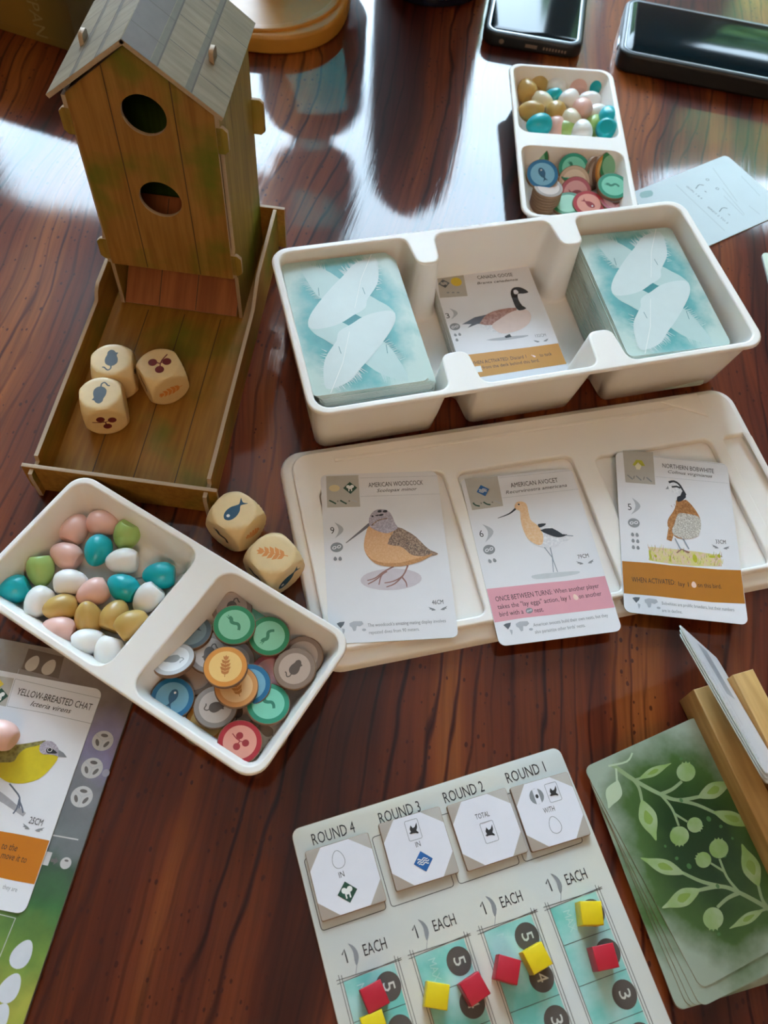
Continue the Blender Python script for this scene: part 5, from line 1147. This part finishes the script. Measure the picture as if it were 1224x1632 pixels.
# ---------------------------------------------------------------- reference card, top right
ua = R(37.2-180); va = R(-51.5); A0 = Vector((195.5, 514.0))
cc = A0 + Vector((math.cos(ua), math.sin(ua)))*43.2 + Vector((math.cos(va), math.sin(va)))*30.0
M_REF = mat('pale_blue_card_print', 'c2d0d4', 0.35, 0.03, 60)
rc = thing('reference_card', 'pale blue-grey printed card half under the card tray, top right', 'card', (cc.x, cc.y, 0.15), R(37.8)); th = R(37.8)
link('card_body', prism('card_body', rrect(86.4, 60, 3.5, 5), 0, 0.6, M_CEDGE, 0, smooth=None, mtop=M_REF), rc)
pr = Print(0.6, cmap((cc.x, cc.y), th, 0.75, 1010, 230, 5.72)); MR = mat('reference_ink', '5c6870', 0.45); MRL = mat('reference_pale_ink', 'a4b2b6', 0.45)
for p in ((672, 322), (762, 405)): pr.ring(p, .95, .95, .35, MR, 0)
for a, b2, s in (((475, 385), (615, 500), 'GOAL 1 & 4'), ((670, 575), (850, 725), 'BIRDS 2 TO 3')): pr.text(s, a, b2, 1.5, MR, 0)
for x, y in ((600, 380), (815, 590)): pr.line([(x-35, y+25), (x-5, y-10), (x+40, y-5)], .55, MR, 0, sm=3); pr.text('+', (x+35, y+45), (x+58, y+65), 1.6, MR, 0)
for a, b2 in (((720, 215), (940, 520)), ((385, 370), (830, 790)), ((810, 400), (1010, 640)), ((820, 470), (1000, 650)), ((980, 290), (1150, 470)), ((1050, 560), (1150, 640))): pr.line([a, b2], .35, MRL, 0)
pr.poly([(60, 440), (160, 420), (170, 470), (70, 490)], mat('reference_teal_print', '8cb0ae', 0.4), 0, sm=2)
pr.build('printed_text', rc)
P = at(1216, 404, 1.5); o = link('card', prism('card', rrect(60, 40, 3, 4), 0, 1.4, M_CEDGE, 0.1, mtop=mat('pale_green_print', 'c4d0bc', 0.4)), None, (P.x+30.5, P.y-17, 0.1), (0, 0, R(4))); tag(o, 'pale green card just peeking in at the right edge', 'card')
# ---------------------------------------------------------------- phones
M_CASE = mat('black_rubber_case', '14181c', 0.45, 0.05, 300); M_SCR = mat('dark_phone_glass', '0a1a20', 0.10, 0.02, 40, spec=0.22); M_METAL = mat('brushed_metal', '9aa0a6', 0.3, 0.05, 600, metal=0.9); M_CU = mat('bronze_port', '9c8674', 0.4, 0.05, 600, metal=0.6)
def phone(label, x, y, w, l, h, rz, details):
    """x,y is the near left corner"""
    t = thing('smartphone', label, 'phone', (x, y, 0.1), R(rz)); 
    link('case', plate('case', [rrect(w, l, 10, 6, w/2, l/2)], 0, h, M_CASE, 2.4, bres=4), t)
    link('screen', prism('screen', rrect(w-9, l-9, 6, 6, w/2, l/2), h-0.6, h+0.25, M_SCR, 0.2), t)
    link('metal_frame', plate('metal_frame', [rrect(w-6.5, l-6.5, 7.5, 6, w/2, l/2), rrect(w-9, l-9, 6, 6, w/2, l/2)], h-0.6, h+0.3, M_METAL, 0.2), t)
    if details:
        link('charging_port', bx('charging_port', w*.44, w*.56, -0.15, 0.6, h*.35, h*.6, M_CU, 0.1), t); link('headphone_socket', prism('headphone_socket', circ(0, 0, 1.8, 16), 0, 0.4, M_CU, 0.1), t, (w*.2, 0.1, h*.5), (R(90), 0, 0))
        for k in range(8): link('speaker_slot', bx('speaker_slot', w*.62+k*2.2, w*.62+k*2.2+1.2, -0.12, 0.5, h*.38, h*.58, M_CU, 0.05), t)
    return t
P = at(769, 52, 9); phone('black smartphone in a case with its charging end toward the viewer, top right', P.x, P.y, 72, 148, 10, -3.5, True)
P = at(985, 88, 12); p2 = phone('larger dark phone in a thick black case at the top right corner', P.x, P.y, 160, 74, 14, -6.2, False)
link('side_button', bx('side_button', -0.8, 0.6, 18, 30, 5, 9, M_METAL, 0.3), p2)
P = at(1160, 2, 1); P.y += 14; o = link('paper', prism('paper', rrect(110, 80, 2, 3), 0, 2.0, mat('cream_paper', 'e6dcb0', 0.6), 0.2), None, (P.x+45, P.y+45, 0.1), (0, 0, R(-8))); tag(o, 'cream paper pad behind the larger phone, top right corner', 'paper')

# ---------------------------------------------------------------- game box, coaster, goblet, bottle at the back
M_BOXM = wash('box_side_print', '8c6c2c', '6c5c2c', '4c4634', 60, 60, 12, 0.5, 0.5)
ba = R(-15); B0 = Vector((-306, 545.8)); bxo = thing('game_box', 'olive-brown game box with cream capital letters down its side, top left', 'box', (B0.x, B0.y, 0.1), ba)
link('box_lower', bx('box_lower', -60, 62, 0.6, 200, 0, 60, M_BOXM, 0.6), bxo); link('box_lid', plate('box_lid', [[(-60.8, 0), (62.8, 0), (62.8, 201), (-60.8, 201)]], 6, 73, M_BOXM, 0.6), bxo)
M_LET = mat('pale_letter_print', '9c9060', 0.5); pr = Print(0)
# side face: local x along the box, local y up
pr.text('WINGSPAN', (30.5, 71), (30.5, 5), 9.5, M_LET, 0, mapped=False); pr.text('game', (-6, 48), (-6, 32), 3.5, M_INK, 0, mapped=False)
pr.build('printed_letters', bxo, (0, 0, 0), (R(90), 0, 0))
M_CO = mat('oiled_maple', 'c88a34', 0.4, 0.08, 60)
co = thing('wooden_coaster_tray', 'round honey-coloured wooden tray behind the birdhouse', 'tray', (-138, 621, 0.1))
link('disc', plate('disc', [[(64*abs(math.cos(t))**.8*(1 if math.cos(t) >= 0 else -1), 64*abs(math.sin(t))**.8*(1 if math.sin(t) >= 0 else -1)) for t in [2*math.pi*k/64 for k in range(64)]]], 0, 13, M_CO, 2.5, bres=4), co)
link('raised_rim', plate('raised_rim', [circ(0, 0, 60, 64), circ(0, 0, 54, 64)], 12, 15, M_CO, 1.2, bres=3), co)
def lathe(name, prof, m, n=40): return loft(name, [[(r*math.cos(2*math.pi*k/n), r*math.sin(2*math.pi*k/n), z) for k in range(n)] for r, z in prof], m, True, True, 50)
M_TGL = mat('teal_tinted_glass', '2c7c78', 0.08, 0.02, 30, trans=0.6); M_NAVY = mat('navy_enamel', '121a30', 0.25, 0.03, 60)
gl = thing('carafe', 'teal glass carafe on the round wooden tray, only its foot seen at the top edge', 'glass', (-106, 652, 13.3))
link('body', lathe('body', [(40, 0), (43, 4), (43, 70), (38, 82), (20, 94)], M_TGL), gl); link('neck', lathe('neck', [(20, 94), (18, 105), (19, 122), (36, 134)], M_TGL), gl); link('collar', lathe('collar', [(36, 134), (40, 150), (40, 195), (34, 215)], M_TGL), gl)
bt_ = thing('bottle', 'dark navy round bottle base cut by the top edge, behind the card tray', 'bottle', (-18, 683, 0.1))
link('bottle_body', lathe('bottle_body', [(39, 0), (43, 2), (44, 8), (42, 120), (39, 165), (34, 186), (26, 198), (18, 206)], M_NAVY), bt_); link('cap', lathe('cap', [(18, 205), (15, 211), (8, 214)], M_NAVY), bt_)

# ---------------------------------------------------------------- outside and ceiling things the glossy surfaces mirror
M_FOL = mat('garden_foliage', '2c4a26', 0.7, 0.1, 2, col2='54743a')
rg = random.Random(11)
for i, (x, w) in enumerate(((700, 1500), (2700, 1600))):
    bm = bmesh.new(); bmesh.ops.create_icosphere(bm, subdivisions=5, radius=w*MM)
    from mathutils import noise as mn
    for vv in bm.verts: vv.co += vv.normal*(mn.noise(vv.co*6)*0.28+mn.noise(vv.co*19)*0.12)
    me = bpy.data.meshes.new('crown'); bm.to_mesh(me); bm.free(); me.materials.append(M_FOL)
    t = thing('garden_tree', ['garden tree outside the right window, nearer one', 'garden tree outside the right window, further right'][i], 'tree', (x*1.9+300, 5400+700*i, -750)); link('crown', me, t, (0, 0, 2000)); link('trunk', lathe('trunk', [(120, 0), (90, 700), (70, 1500)], mat('bark', '4c3a2c', 0.8, 0.1, 5)), t)
cl = thing('ceiling_light', 'round flush ceiling light above the far side of the table', 'lamp', (-430, 1950, 2115))
em = bpy.data.materials.new('lamp_diffuser'); em.use_nodes = True; em.node_tree.nodes['Principled BSDF'].inputs['Emission Color'].default_value = (1, .95, .88, 1); em.node_tree.nodes['Principled BSDF'].inputs['Emission Strength'].default_value = 2.0
link('diffuser', lathe('diffuser', [(60, -28), (110, -20), (130, 0)], em), cl); link('mount', lathe('mount', [(140, 0), (140, 33)], M_TRIM), cl)
